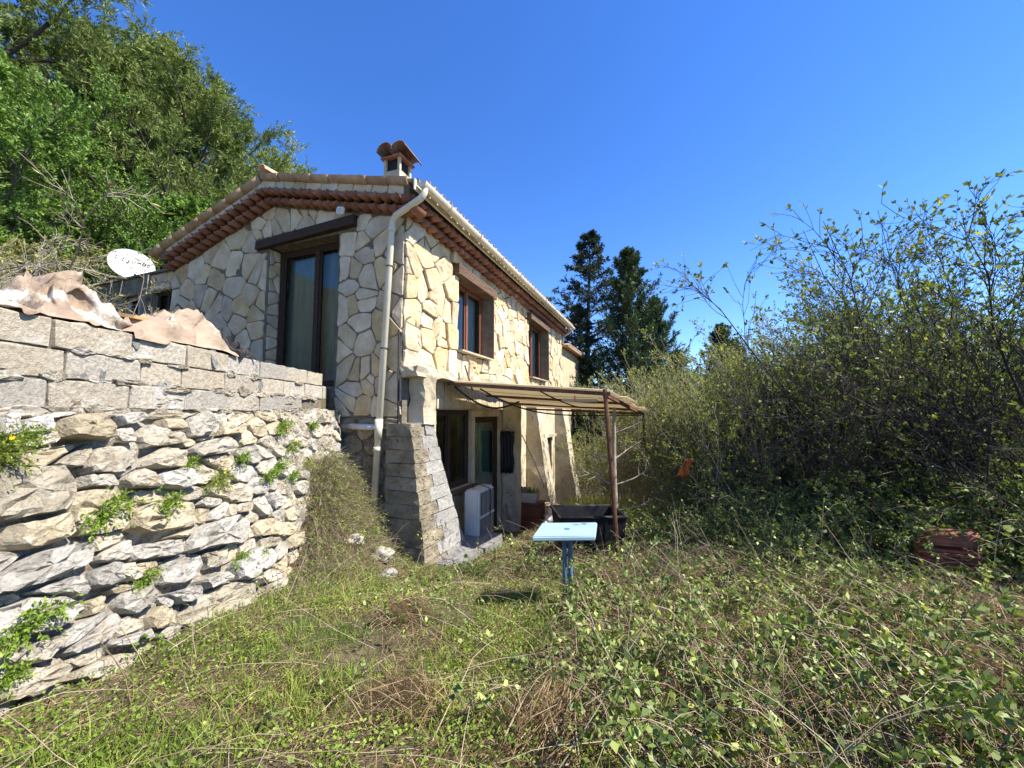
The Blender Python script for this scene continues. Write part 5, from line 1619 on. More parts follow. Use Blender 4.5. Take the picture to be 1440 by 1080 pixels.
# sack, stone trough, stick, hanging cloth
def blob(name, loc, rad, mat, seed, rough=0.18, flat=1.0):
    rng = np.random.default_rng(seed)
    bm = bmesh.new(); bmesh.ops.create_icosphere(bm, subdivisions=3, radius=1.0)
    ph = rng.uniform(0, 6, 9)
    for q in bm.verts:
        c = q.co.copy()
        k = 1 + rough * (math.sin(3.1 * c.x + ph[0]) * math.sin(2.7 * c.y + ph[1]) + 0.6 * math.sin(6.3 * c.z + ph[2] + 3 * c.x) + 0.4 * math.sin(9 * c.y + ph[3]) * math.sin(8 * c.x + ph[4]))
        q.co = Vector((c.x * rad[0] * k, c.y * rad[1] * k, max(c.z, -0.75 * flat) * rad[2] * k))
    me = bpy.data.meshes.new(name); bm.to_mesh(me); bm.free(); me.materials.append(MT[mat])
    me.polygons.foreach_set('use_smooth', [True] * len(me.polygons))
    o = bpy.data.objects.new(name, me); o.location = loc; link(o)
    return o
sx, sy = house_xy(4.7, -1.12)
tag(blob('sack', (sx, sy, -0.98), (0.24, 0.2, 0.24), 'bag', 3), 'crumpled pink and white sack leaning beside the red-brown chest', 'sack')
sx, sy = house_xy(4.45, -1.05)
tag(blob('plastic_bag', (sx, sy, -1.08), (0.12, 0.1, 0.13), 'white', 5, 0.25), 'small white plastic bag on the ground before the sack', 'bag')
sx, sy = house_xy(5.3, -0.95)
tag(rough_box((-0.2, -0.22, -0.35), (0.2, 0.22, 0.4), (3, 3, 3), 0.03, 41, 'plaster', 'stone_block', None), 'upright pale stone block at the foot of the first buttress', 'stone').location = (sx, sy, -1.25)
hang('stick', [hloc(4.35, -0.42, 1.05), hloc(4.8, -0.8, -0.1), hloc(5.2, -1.15, -1.3)], 0.014, 'pot', 'thin pale stick leaning from the wall corner past the planter', 'stick')
hx, hy = house_xy(3.98, -0.16)
HG = empty('hanging_coat', (hx, hy, 1.12), TH, 'dark worn coat on a wire hanger beside the glazed door', 'coat')
MB().tube([(0, 0, 0.16), (0.02, 0, 0.19), (0.0, 0, 0.22)], 0.006, 6).tube([(0, 0.22, 0), (0, 0, 0.13), (0, -0.22, 0), (0, 0.22, 0)], 0.007, 6).tube([(0, 0, 0.13), (0, 0, 0.17)], 0.006, 6).build('hanger', 'darkmetal', HG)
v, f = [], []
for k in range(9):
    for q in range(13):
        a = q / 12 - 0.5
        w = 0.36 + 0.03 * math.sin(k * 1.3)
        v.append(Vector((-0.035 + 0.03 * math.sin(q * 2.1 + k * 0.3), a * w, 0.02 - k * 0.125 + (0.03 * (1 - abs(a) * 2) if k == 0 else 0.02 * math.sin(q * 1.7 if k == 8 else 0)))))
for k in range(8):
    for q in range(12):
        a = k * 13 + q
        f.append((a, a + 1, a + 14, a + 13))
ct = obj('cloth', v, f, 'black', HG, True)
sm = ct.modifiers.new('thick', 'SOLIDIFY'); sm.thickness = 0.02

# dead tree with stub branches beyond the canopy post
dt = empty('dead_tree', (2.02, 7.6, G(2.02, 7.6)), 0, 'bare dead tree trunk with snapped side branches behind the canopy post', 'tree')
rng = np.random.default_rng(19)
trp = grow(np.array([[0, 0, -0.2]]), np.array([[-0.03, 0, 1.0]]), np.array([2.75]), 12, rng, 0, 0.02)
V, F = tubes(trp, 0.075, 0.03, 9)
bulk('trunk', [(V, F, 0, None)], ['greybark'], dt)
for (t, az, L) in ((0.30, 0.15, 0.9), (0.33, 3.3, 0.8), (0.50, -0.1, 0.8), (0.52, 3.0, 0.75), (0.68, 0.3, 0.7), (0.72, 3.4, 0.6), (0.86, 0.0, 0.6), (0.16, 0.0, 0.8)):
    p = trp[0, int(t * 11)]
    b = grow(p[None], np.array([[math.cos(az), 0.25 * math.sin(az * 3), 0.22]]), np.array([L]), 7, rng, 0.02, 0.10)
    V, F = tubes(b, 0.02, 0.006, 5)
    s_, t2, q_ = sample(b, 3, rng, 0.4, 0.9)
    b2 = grow(s_, side_dirs(t2, 0.7, rng), np.full(3, L * 0.35), 4, rng, 0.02, 0.1)
    V2, F2 = tubes(b2, 0.008, 0.003, 4)
    bulk('branch', [(V, F, 0, None), (V2, F2, 0, None)], ['greybark'], dt)

# orange rag caught in the thicket, stack of terracotta tiles in the brambles, loose rocks
v, f = [], []
for k in range(9):
    for q in range(6):
        v.append(Vector(((q - 2.5) * 0.032 + 0.012 * math.sin(k * 1.1) + k * 0.010, 0.03 * math.sin(q * 1.9 + k * 0.8), k * 0.045 - 0.02 * abs(q - 2.5) * (k / 8))))
for k in range(8):
    for q in range(5):
        a = k * 6 + q
        f.append((a, a + 1, a + 7, a + 6))
rag = obj('orange_rag', v, f, 'orange', None, True); rag.location = (3.30, 7.65, 0.36); rag.scale = (1.15, 1.15, 1.15); rag.rotation_euler = (0.2, 0.12, 0)
m_ = rag.modifiers.new('thick', 'SOLIDIFY'); m_.thickness = 0.012
tag(rag, 'faded orange rag caught on the thicket stems', 'rag')
bx, by = 4.75, 4.35
TS = empty('roof_tile_stack', (bx, by, G(bx, by) + 0.10), R(-22), 'stack of red-brown terracotta tiles lying among the brambles', 'tile stack')
tvv, tff = half_tile(0.085, 0.10, 0.42, 7, True)
stack_me = mesh_data('tile', tvv, tff, 'stacktile', True)
slabm = MB(); slabm.box((0, 0, 0), (0.44, 0.26, 0.028), None, 0.004)
sl_me = slabm.build('tile', 'stacktile', TS).data
bpy.data.objects.remove(TS.children[0])
rs = random.Random(2)
for k in range(9):
    inst('tile', sl_me, TS, Matrix.Translation((rs.uniform(-0.02, 0.02), rs.uniform(-0.012, 0.012), 0.015 + k * 0.034)) @ Matrix.Rotation(rs.uniform(-0.04, 0.04), 4, 'Z') @ Matrix.Rotation(rs.uniform(-0.02, 0.02), 4, 'X'))
for k in range(3):
    inst('tile', stack_me, TS, Matrix.Translation((-0.2, -0.05 + rs.uniform(-0.03, 0.03), 0.34 + k * 0.035)) @ Matrix.Rotation(rs.uniform(-0.1, 0.1), 4, 'Z'))
for k, (x, y, s_, lab) in enumerate(((-1.72, 5.28, 0.17, 'pale angular rock in the grass at the foot of the bank'), (-2.02, 5.05, 0.13, 'smaller grey rock half sunk below the bank'), (-1.52, 4.95, 0.10, 'flat white stone lying in the trodden grass'))):
    tag(blob('loose_rock', (x, y, G(x, y) + s_ * 0.3), (s_, s_ * 0.7, s_ * 0.55), 'rubble', 50 + k, 0.22), lab, 'rock', None)

for k, (x, y, L, rz_, lab) in enumerate(((0.42, 2.95, 0.5, -0.15, 'rotten board half buried at the edge of the brambles'), (0.05, 6.3, 0.7, 0.5, 'short plank lying on the bare patch near the house footing'))):
    b = MB(); b.box((0, 0, 0), (L, 0.07, 0.02), None, 0.004)
    o = b.build('old_slat', 'lintel'); o.location = (x, y, G(x, y) + 0.02); o.rotation_euler = (0.06, 0.05, rz_)
    tag(o, lab, 'board')

# ------------------------------------------------------------------ tarps and scraps on top of the block wall
def tarp(name, y0, y1, x0, x1, hf, seed, label, mat='tarp', cat='tarp', fold=1.0):
    ny_, nx2 = 64, 40
    a = np.linspace(0, 1, ny_)[:, None] * np.ones((1, nx2)); b = np.linspace(0, 1, nx2)[None, :] * np.ones((ny_, 1))
    wob = (vnoise(a * 3, b * 3 + seed, seed, 2) - 0.5)
    Y = y0 + (y1 - y0) * a + wob * 0.16
    X = x0 + (x1 - x0) * b + (vnoise(a * 2 + 7, b * 2, seed + 1, 3) - 0.5) * 0.17
    Z = hf(a, b)
    ridge = 1 - np.abs(2 * vnoise(a * 2.2 + b * 1.3, b * 2 - a, seed + 2, 2.3) - 1)
    Z = Z + 0.15 * fold * (ridge - 0.5) + 0.10 * fold * (1 - np.abs(2 * vnoise(a * 5 - b * 2, b * 4 + a * 2, seed + 3, 2.1) - 1)) + 0.04 * fold * (1 - np.abs(2 * vnoise(a * 9 + b * 3, b * 8 - a * 4, seed + 4, 1.7) - 1))
    wgt = sstep(np.minimum(np.minimum(a, 1 - a) * 1.6, np.minimum(b * 1.5, (1 - b) * 0.9)) + 0.03 * vnoise(a * 6, b * 6, seed + 5, 1.5), 0.0, 0.22)
    Z = 2.212 + np.maximum(Z - 2.205, 0) * wgt
    over = np.clip(X + 2.87, 0, 1)                 # past the wall face: hang down
    Z = np.where(over > 0, np.maximum(Z, 2.215) - over * 1.2, Z)
    X = np.where(over > 0, -2.865 + over * 0.25 + 0.02, X)
    floor = np.where(X < -3.06, 2.0, 2.205)
    Z = np.where(X > -2.865, Z, np.maximum(Z, floor + 0.004))
    o0 = Vector(((x0 + x1) / 2, (y0 + y1) / 2, 2.2))
    V = np.stack([X - o0.x, Y - o0.y, Z - o0.z], -1).reshape(-1, 3)
    i = np.arange(ny_ - 1)[:, None] * nx2 + np.arange(nx2 - 1)[None, :]
    F = np.stack([i, i + 1, i + nx2 + 1, i + nx2], -1).reshape(-1, 4)
    me = bulk_mesh(name, [(V, F, 0, None)], [mat])
    me.polygons.foreach_set('use_smooth', [True] * len(me.polygons))
    me.set_sharp_from_angle(angle=R(40))
    o = link(bpy.data.objects.new(name, me)); o.location = o0
    return tag(o, label, cat)
tarp('tarp', 1.55, 2.42, -3.35, -2.92, lambda a, b: 2.235 - 0.03 * a, 3, 'flat end of a beige tarp lying along the block wall top', fold=0.4)
tarp('tarp', 2.30, 2.98, -3.40, -2.90, lambda a, b: 2.22 + 0.24 * np.exp(-((a - 0.52) / 0.26) ** 2) * np.exp(-((b - 0.45) / 0.42) ** 2), 9, 'bulging crumpled beige tarp humped up on the block wall', fold=0.75)
tarp('tarp', 2.92, 4.02, -3.35, -2.89, lambda a, b: 2.22 + 0.20 * np.exp(-((a - 0.66) / 0.26) ** 2) * np.exp(-((b - 0.5) / 0.45) ** 2), 15, 'crumpled beige and white tarp draped over rubbish beside a pine board', fold=0.9)
bd = MB(); bd.box((0, 0, 0), (0.2, 0.85, 0.03), None, 0.004)
bo = bd.build('pine_board', 'pine_board'); bo.location = (-3.12, 3.45, 2.40); bo.rotation_euler = (0.05, 0.16, 0.06)
tag(bo, 'bare pine board propped on the rubbish along the block wall', 'board')
tarp('black_plastic_sheet', 3.86, 4.22, -3.20, -2.88, lambda a, b: 2.21 + 0.07 * np.exp(-((a - 0.4) / 0.3) ** 2), 22, 'torn scrap of shiny black plastic at the end of the tarps', 'black', 'plastic sheet', 0.7)
# ------------------------------------------------------------------ weeds rooted in the rubble wall
def rosette(seed, n, L, W, mat, spread=0.9, flower=False, up=0.5):
    rng = np.random.default_rng(seed)
    S = rng.normal(0, 0.03, (n, 3)) * np.array([0.5, 1.6, 0.8])
    D = unit(np.stack([rng.uniform(0.2, 1.0, n), rng.normal(0, spread, n), rng.normal(up, 0.6, n)], 1))
    B = grow(S, D, L * rng.uniform(0.5, 1.2, n), 5, rng, 0.0, 0.12, droop=0.35)
    V0, F0 = tubes(B, 0.002, 0.001, 3)
    s, t, q = sample(B, 7, rng, 0.25, 1.0)
    V, F = leaves(s, side_dirs(t, 0.8, rng), W * 2.2, W, rng, 0.4)
    parts = [('leaves', bulk_mesh('leaves', [(V0, F0, 0, np.full(len(F0), 0.6)), (V, F, 0, clamp01(rng.normal(0.5, 0.25, len(F))))], [mat]))]
    if flower:
        V1, F1 = leaves(np.repeat(np.array([[0.10, 0.02, 0.12]]), 14, 0), unit(np.stack([np.full(14, 0.35), np.cos(np.arange(14) * 0.45), np.sin(np.arange(14) * 0.45)], 1)), 0.022, 0.011, rng, 0.2)
        st, sf = tubes(np.array([[[0, 0, 0], [0.05, 0.01, 0.06], [0.10, 0.02, 0.12]]]), 0.002, 0.0015, 3)
        parts.append(('flower', bulk_mesh('flower', [(V1, F1, 0, None)], ['yellow'])))
        parts.append(('stalk', bulk_mesh('stalk', [(st, sf, 0, None)], [mat])))
    return parts
ros = [rosette(1, 60, 0.20, 0.016, 'clover'), rosette(2, 80, 0.26, 0.013, 'grass', flower=True), rosette(3, 70, 0.22, 0.016, 'clover', up=0.1)]
spots = [(2.07, 1.38, 1), (2.64, 1.02, 0), (2.55, 0.95, 2), (2.75, 0.47, 2), (3.26, 1.17, 0), (3.53, 0.99, 1), (4.65, 1.43, 2), (2.01, 0.29, 0), (2.2, 1.47, 2),
         (4.68, 0.85, 0), (4.78, 1.18, 1), (4.25, 0.92, 0), (5.37, 1.42, 0), (3.62, 0.28, 2), (3.93, 0.22, 0), (2.1, 0.5, 2), (3.9, 1.15, 0), (4.45, 1.0, 2), (5.05, 0.95, 1), (3.0, 0.9, 0)]
for k, (y, z, t) in enumerate(spots):
    x = -2.86 + (1.62 - z) * BATTER + 0.05
    plant('wall_weed', (x, y, z), ros[t], ['small leafy green weed rooted in the rubble wall', 'grassy weed with a yellow flower growing from the rubble wall', 'trailing dark green weed hanging on the rubble wall'][t], 'weed', 'weeds in the rubble wall %d' % t, sc=random.Random(k).uniform(0.4, 0.85))

# ------------------------------------------------------------------ trees on the hillside
def on_hill(x, y): return (x, y, float(hillz(x, y)) - 0.1)
pineA = broad_tree(31, 15.0, 6.2, 'pine', 'bark', 0.20, 0.042, n1=50, n2=13, n3=10, per=35, trunk_frac=0.06, up=0.05, wig=0.10, shape=0.95, tuft=0.1)
plant('pine_tree', on_hill(-14.6, 17.2), pineA, 'tall spreading pine tree on the hill behind the gable', 'tree', None, 0.6, 0.86)
plant('pine_tree', on_hill(-19.3, 13.2), pineA, 'massive pine tree beside the bright green bushes uphill', 'tree', None, 2.5, 0.92)
plant('pine_tree', on_hill(-21.0, 19.5), pineA, 'far pine tree filling the gap behind the other two pines', 'tree', None, 4.2, 0.8)
everA = broad_tree(33, 6.3, 3.6, 'evergreen', 'bark', 0.095, 0.042, n1=38, n2=12, n3=8, per=28, trunk_frac=0.04, up=0.07, wig=0.10, shape=0.9, tuft=0.05, spread_el=0.15)
plant('evergreen_bush', on_hill(-13.6, 9.6), everA, 'big rounded bright green bush on the hillside beyond the dry brambles', 'bush')
plant('evergreen_bush', on_hill(-11.6, 12.2), everA, 'bright green bush on the hillside between the pine and the satellite dish', 'bush', None, 2.1, 0.92)
plant('evergreen_bush', on_hill(-16.5, 12.0), everA, 'taller green bush growing up under the massive pine', 'bush', None, 4.0, 1.15)
oliveA = broad_tree(34, 7.0, 3.0, 'olive', 'greybark', 0.11, 0.04, n1=26, n2=8, n3=7, per=16, trunk_frac=0.08, up=0.08, wig=0.12, shape=0.85, spread_el=0.3)
plant('olive_bush', on_hill(-9.3, 14.6), oliveA, 'yellowish olive green bush rising behind the left roof slope', 'bush')
plant('olive_bush', on_hill(-11.2, 10.4), oliveA, 'low olive green scrub bush behind the satellite dish', 'bush', None, 1.3, 0.50)
plant('olive_bush', on_hill(-9.9, 7.6), oliveA, 'pale scrub bush behind the dry bramble heap', 'bush', None, 2.6, 0.48)
plant('olive_bush', on_hill(-12.8, 8.2), oliveA, 'pale scrub bush at the foot of the big green bush', 'bush', None, 3.9, 0.52)
dryA = stem_shrub(35, 2.6, 1.1, 120, 'olive', 'greybark', 0.06, 0.02, n2=9, n3=5, per=2, thick=0.012, arch=0.25, wig=0.14, base=0.6, leaf_from=0.7)
for k, (x, y, r, s, lab) in enumerate(((-7.0, 4.5, 0, 0.9, 'dry leafless bramble heap behind the humped tarp'), (-8.9, 5.6, 2, 1.0, 'dry leafless bramble heap next to the annex end'), (-8.6, 4.4, 4, 1.35, 'tall dry bramble heap at the open end of the terrace'))):
    plant('dry_bramble', on_hill(x, y), dryA, lab, 'bramble', None, r, s)
# scrub covering the slope itself
rng = np.random.default_rng(77)
n = 14000
x = rng.uniform(-30, -4, n); y = rng.uniform(2, 30, n)
vv_ = (x - HC[0]) * HV[0] + (y - HC[1]) * HV[1]; uu_ = (x - HC[0]) * HU[0] + (y - HC[1]) * HU[1]
ok = (vv_ > 9.4) | (uu_ < -0.6) & (vv_ > 5.0)
x, y = x[ok], y[ok]
S = np.stack([x, y, hillz(x, y) - 0.02], 1)
D = unit(np.stack([rng.normal(0, 0.4, len(x)), rng.normal(0, 0.4, len(x)), np.ones(len(x))], 1))
V, Fq, Ft_ = blades(S, D, rng.uniform(0.15, 0.7, len(x)), np.full(len(x), 0.03), rng, 0.8)
r = clamp01(rng.normal(0.6, 0.3, len(x)))
tag(bulk('hill_scrub', [(V, Fq, 0, r), (V, Ft_, 0, r)], ['grass']), 'rough dry grass and scrub covering the hillside', 'scrub', None, 'stuff')

# ------------------------------------------------------------------ conifers behind the house and the thicket
def on_ground(x, y): return (x, y, G(x, y) - 0.05)
cedarA = conifer_cedar(41, 15.2, 6.4, 'cedar', up0=0.0, tiers=30, droop=0.04, leafL=0.20, per=15, taper=0.9, kbr=9, jag=0.45)
plant('cedar_tree', on_ground(4.35, 22), cedarA, 'tall dark blue-green cedar with ragged tip behind the extension', 'tree')
cypA = conifer_cedar(42, 12.2, 5.4, 'cypress', up0=0.50, tiers=34, droop=-0.05, leafL=0.18, per=16, taper=0.8, side=0.5, kbr=10, jag=0.4)
plant('cypress_tree', on_ground(5.75, 19), cypA, 'pointed green cypress with upswept branches beside the cedar', 'tree')
plant('cypress_tree', on_ground(7.4, 20.0), cypA, 'lower broad cypress growing close beside the pointed cypress', 'tree', None, 2.0, 0.84)
plant('cedar_tree', on_ground(3.3, 19.5), cedarA, 'smaller dark cedar close behind the extension roof', 'tree', None, 2.2, 0.66)
plant('cypress_tree', on_ground(14.0, 26), cypA, 'distant cypress tip showing over the thicket', 'tree', None, 1.0, 0.92)
plant('cypress_tree', on_ground(15.8, 27), cypA, 'second distant cypress tip showing over the thicket', 'tree', None, 4.0, 0.86)
plant('cypress_tree', on_ground(11.6, 27), cypA, 'short distant cypress half hidden by the thicket', 'tree', None, 5.0, 0.80)
for k, (x, y, s, r) in enumerate(((9.5, 23, 0.62, 1.2), (19, 26, 0.72, 2.2), (23, 25, 0.75, 0.3), (28, 24, 0.8, 3.1), (3.2, 17.5, 0.42, 0.9))):
    plant('background_cypress', on_ground(x, y), cypA, 'dark conifer mass standing behind the thicket', 'tree', 'conifers behind the thicket', r, s)

# ------------------------------------------------------------------ thicket to the right
th = [stem_shrub(51, 4.4, 0.34, 60, 'thleaf', 'greybark', 0.05, 0.026, n2=9, n3=5, per=6, leaf_from=0.5, base=0.5),
      stem_shrub(52, 4.0, 0.42, 64, 'thleaf', 'greybark', 0.048, 0.026, n2=9, n3=5, per=6, leaf_from=0.4, base=0.55, arch=0.08),
      stem_shrub(53, 3.4, 0.5, 60, 'thleaf', 'greybark', 0.05, 0.028, n2=9, n3=5, per=7, leaf_from=0.3, base=0.55, arch=0.12)]
tp = [(3.6, 10.6, 0, 0.95), (4.6, 9.6, 1, 1.05), (5.7, 9.2, 0, 1.08), (6.9, 9.0, 1, 1.15), (4.2, 8.3, 2, 0.85), (3.55, 8.5, 2, 0.5), (5.3, 7.7, 1, 0.95), (6.6, 7.5, 0, 1.0), (8.2, 8.3, 0, 1.15),
      (9.6, 8.8, 1, 1.3), (7.6, 6.8, 2, 0.95), (5.0, 12.0, 0, 1.05), (7.0, 12.0, 1, 1.25), (9.2, 12.0, 0, 1.4), (3.5, 13.2, 2, 0.9), (2.9, 16, 1, 0.8)]
THL = {0: 'many-stemmed shrub just beyond the far canopy post', 4: 'leafy shrub right behind the orange rag', 5: 'low small shrub the orange rag hangs in', 6: 'many-stemmed shrub behind the bramble mound below the rag'}
for k, (x, y, t, s) in enumerate(tp):
    plant('thicket_shrub', on_ground(x, y), th[t], THL.get(k, 'dense many-stemmed thicket shrub with small yellow-green spring leaves'), 'shrub', 'thicket shrubs beyond the canopy', (k * 1.7) % 6.28, s)
# tall open shrubs arching over from the right
tall = stem_shrub(61, 5.6, 0.95, 40, 'tallleaf', 'darkbark', 0.06, 0.032, n2=17, n3=8, per=4, lean=(-0.18, -0.02), thick=0.026, arch=0.16, leaf_from=0.55, up=0.07, wig=0.16, base=0.5, tip_only=True)
plant('arching_shrub', on_ground(6.7, 5.1), tall, 'tall open shrub with dark arching branches and sparse leaf tufts over the tile stack', 'shrub', None, 0.0, 0.98)
plant('arching_shrub', on_ground(8.0, 6.9), tall, 'taller open shrub with dark arching branches deep in the thicket', 'shrub', None, 0.5, 1.12)
plant('arching_shrub', on_ground(6.4, 7.2), tall, 'open dark-branched shrub leaning over the bramble mounds', 'shrub', None, 0.9, 0.82)
plant('arching_shrub', on_ground(9.6, 9.2), tall, 'tallest dark-branched shrub standing at the back of the thicket', 'shrub', None, 1.8, 1.2)
# bramble mounds in front of the thicket
def bramble_mound(seed, rad, h, n):
    rng = np.random.default_rng(seed)
    az = rng.uniform(0, 6.28, n); rr_ = rad * np.sqrt(rng.random(n)) * 0.8
    S = np.stack([np.cos(az) * rr_, np.sin(az) * rr_, np.full(n, -0.15)], 1)
    D = unit(np.stack([rng.normal(0, 0.6, n), rng.normal(0, 0.6, n), np.full(n, 1.0)], 1))
    B = grow(S, D, h * rng.uniform(0.8, 1.9, n), 9, rng, 0.0, 0.12, droop=0.42)
    V0, F0 = tubes(B, 0.005, 0.0025, 3)
    s, t, q = sample(B, 20, rng, 0.12, 1.0)
    d = side_dirs(t, 1.0, rng)
    ch = []
    for k in range(3):
        dk = unit(d + rng.normal(0, 0.55, d.shape))
        V, F = leaves(s + d * 0.03, dk, 0.055, 0.034, rng, 0.6, fold=0.18)
        ch.append((V, F, 0, clamp01(rng.normal(0.4, 0.25, len(F)))))
    return [('canes', bulk_mesh('canes', [(V0, F0, 0, rng.random(len(F0)))], ['drytwig'])), ('foliage', bulk_mesh('foliage', ch, ['bramble']))]
BML = ['small bramble mound just behind the black tub', 'bramble mound below the orange rag', 'bramble mound behind the tile stack', 'wide bramble mound under the arching shrub', 'small bramble mound between the tub and the tile stack',
       'bramble mound touching the tile stack', 'bramble mound to the sunny side of the tile stack', 'small bramble mound by the far canopy post', 'lowest bramble mound in front of the tile stack']
bmA = bramble_mound(71, 0.95, 1.05, 420)
bmB = bramble_mound(72, 0.8, 0.8, 340)
for k, (x, y, t, s) in enumerate(((3.3, 6.2, 1, 0.75), (4.1, 6.6, 0, 0.9), (5.2, 5.9, 0, 1.0), (6.3, 5.4, 0, 1.15), (3.9, 5.2, 1, 0.75), (5.0, 4.95, 1, 0.85), (6.2, 4.4, 0, 0.95), (2.7, 7.3, 1, 0.7), (5.6, 3.5, 1, 0.6))):
    plant('bramble_mound', on_ground(x, y), bmA if t == 0 else bmB, BML[k], 'bramble', 'bramble mounds', (k * 2.1) % 6.28, s)

# ivy on the end of the extension and behind the canopy
rng = np.random.default_rng(81)
n = 5200
a = rng.random(n); zz = rng.uniform(-2.0, 4.4, n)
S = np.stack([3.3 + a * 1.5 + 0.25 * np.sin(zz * 2), -0.05 - rng.random(n) ** 2 * 0.55, zz], 1)
keep = rng.random(n) < 0.35 + 0.65 * a
S = S[keep]
D = unit(np.stack([rng.normal(0, 0.6, len(S)), -np.abs(rng.normal(0.6, 0.4, len(S))), rng.normal(-0.3, 0.5, len(S))], 1))
V, F = leaves(S, D, 0.11, 0.10, rng, 0.2)
iv = bulk('ivy', [(V, F, 0, clamp01(rng.normal(0.5, 0.3, len(F))))], ['ivy'])
iv.location = (ex, ey, 0); iv.rotation_euler = (0, 0, TH)
tag(iv, 'glossy ivy climbing the far corner of the extension', 'ivy')

# ------------------------------------------------------------------ ground cover in the yard
rng = np.random.default_rng(90)
def yard(n, rmin, rmax, tmin=-66, tmax=66, pw=1.0):
    r = rmin + (rmax - rmin) * rng.random(n) ** pw
    t = np.radians(rng.uniform(tmin, tmax, n))
    return np.sin(t) * r, np.cos(t) * r
def in_yard(x, y):
    u = (x - HC[0]) * HU[0] + (y - HC[1]) * HU[1]; v = (x - HC[0]) * HV[0] + (y - HC[1]) * HV[1]
    wall = x > -2.80 + np.clip(1.62 - gz(x, y), 0, 2) * BATTER
    return wall & ~((u > -0.15) & (v > -0.95 + 0.25 * sstep(u, 1.8, 2.2)))
def right_of(x, y):                  # 0 in the trodden grass, 1 in the brambles
    e = 0.55 + 0.22 * np.sin(y * 1.9) + 0.16 * np.sin(y * 4.3 + 1)
    return sstep(x, e - 0.35, e + 0.45)
patch = lambda x, y, sd, sc: vnoise(x + 40, y + 40, sd, sc)
def trodden(x, y):                   # worn brown patches on the way to the house
    p = vnoise(x + 40, y + 40, 61, 1.25) * 0.65 + vnoise(x + 40, y + 40, 62, 3.1) * 0.35
    return sstep(p, 0.50, 0.62) * sstep(-np.abs(x + 0.7), -2.2, -0.6)
# grass
x, y = yard(170000, 1.15, 12, pw=1.2)
ok = in_yard(x, y)
g = right_of(x, y)
dens = np.clip((patch(x, y, 5, 1.7) * 0.6 + patch(x, y, 6, 4.5) * 0.4 - 0.28) * 2.4, 0.05, 1) * (1 - 0.72 * g)
bank = lambda x, y: np.exp(-(((x + 2.5) / 0.75) ** 2 + ((y - 5.35) / 0.95) ** 2))
ok &= rng.random(len(x)) < dens * (1 - 0.8 * bank(x, y)) * (1 - 0.88 * trodden(x, y))
x, y = x[ok], y[ok]
z = gz(x, y)
N = len(x)
S = np.stack([x, y, z - 0.01], 1)
D = unit(np.stack([rng.normal(0, 0.35, N), rng.normal(0, 0.35, N), np.ones(N)], 1))
tallg = patch(x, y, 8, 1.2)
L = rng.uniform(0.04, 0.13, N) * (0.6 + 1.0 * tallg) * np.where(rng.random(N) < 0.06, 1.9, 1)
V, Fq, Ft_ = blades(S, D, L, rng.uniform(0.003, 0.007, N), rng, 0.7)
r = clamp01(0.40 + 0.5 * (patch(x, y, 9, 2.2) - 0.5) + rng.normal(0, 0.22, N))
tag(bulk('grass', [(V, Fq, 0, r), (V, Ft_, 0, r)], ['grass']), 'short patchy green grass of the yard', 'grass', None, 'stuff')
# clover and small broad-leaved weeds
x, y = yard(190000, 1.15, 10, pw=1.25)
ok = in_yard(x, y)
ok &= rng.random(len(x)) < np.clip((patch(x, y, 15, 1.5) * 0.55 + patch(x, y, 16, 5.0) * 0.45 - 0.36) * 3.2, 0.02, 1) * (1 - 0.5 * right_of(x, y)) * (1 - 0.75 * bank(x, y)) * (1 - 0.9 * trodden(x, y))
x, y = x[ok], y[ok]; N = len(x)
hgt = rng.random(N) ** 1.4 * 0.085
S = np.stack([x, y, gz(x, y) + hgt], 1)
D = unit(np.stack([rng.normal(0, 1, N), rng.normal(0, 1, N), rng.normal(0.35, 0.35, N)], 1))
V, F = leaves(S, D, 0.021, 0.013, rng, 0.5)
tag(bulk('clover_weeds', [(V, F, 0, clamp01(0.5 + 0.5 * (patch(x, y, 19, 2.0) - 0.5) + rng.normal(0, 0.2, N)))], ['clover']), 'low mats of small bright green weeds', 'weeds', None, 'stuff')
# dead straw and thatch lying about
x, y = yard(135000, 1.1, 11, pw=1.2)
ok = in_yard(x, y)
ok &= rng.random(len(x)) < np.clip((patch(x, y, 45, 1.6) * 0.6 + patch(x, y, 46, 4.0) * 0.4 - 0.25) * 2.6, 0.12, 1)
x, y = x[ok], y[ok]; N = len(x)
g = right_of(x, y)
S = np.stack([x, y, gz(x, y) + rng.random(N) ** 2 * (0.03 + 0.16 * g)], 1)
D = unit(np.stack([rng.normal(0, 1, N), rng.normal(0, 1, N), rng.normal(0.12, 0.25, N) + 0.25 * g], 1))
V, Fq, Ft_ = blades(S, D, rng.uniform(0.05, 0.20, N) * (1 + 1.0 * g), rng.uniform(0.002, 0.005, N), rng, 0.35)
r = clamp01(rng.normal(0.5, 0.27, N))
tag(bulk('straw_thatch', [(V, Fq, 0, r), (V, Ft_, 0, r)], ['straw']), 'dead brown straw and thatch lying between the grass', 'straw', None, 'stuff')
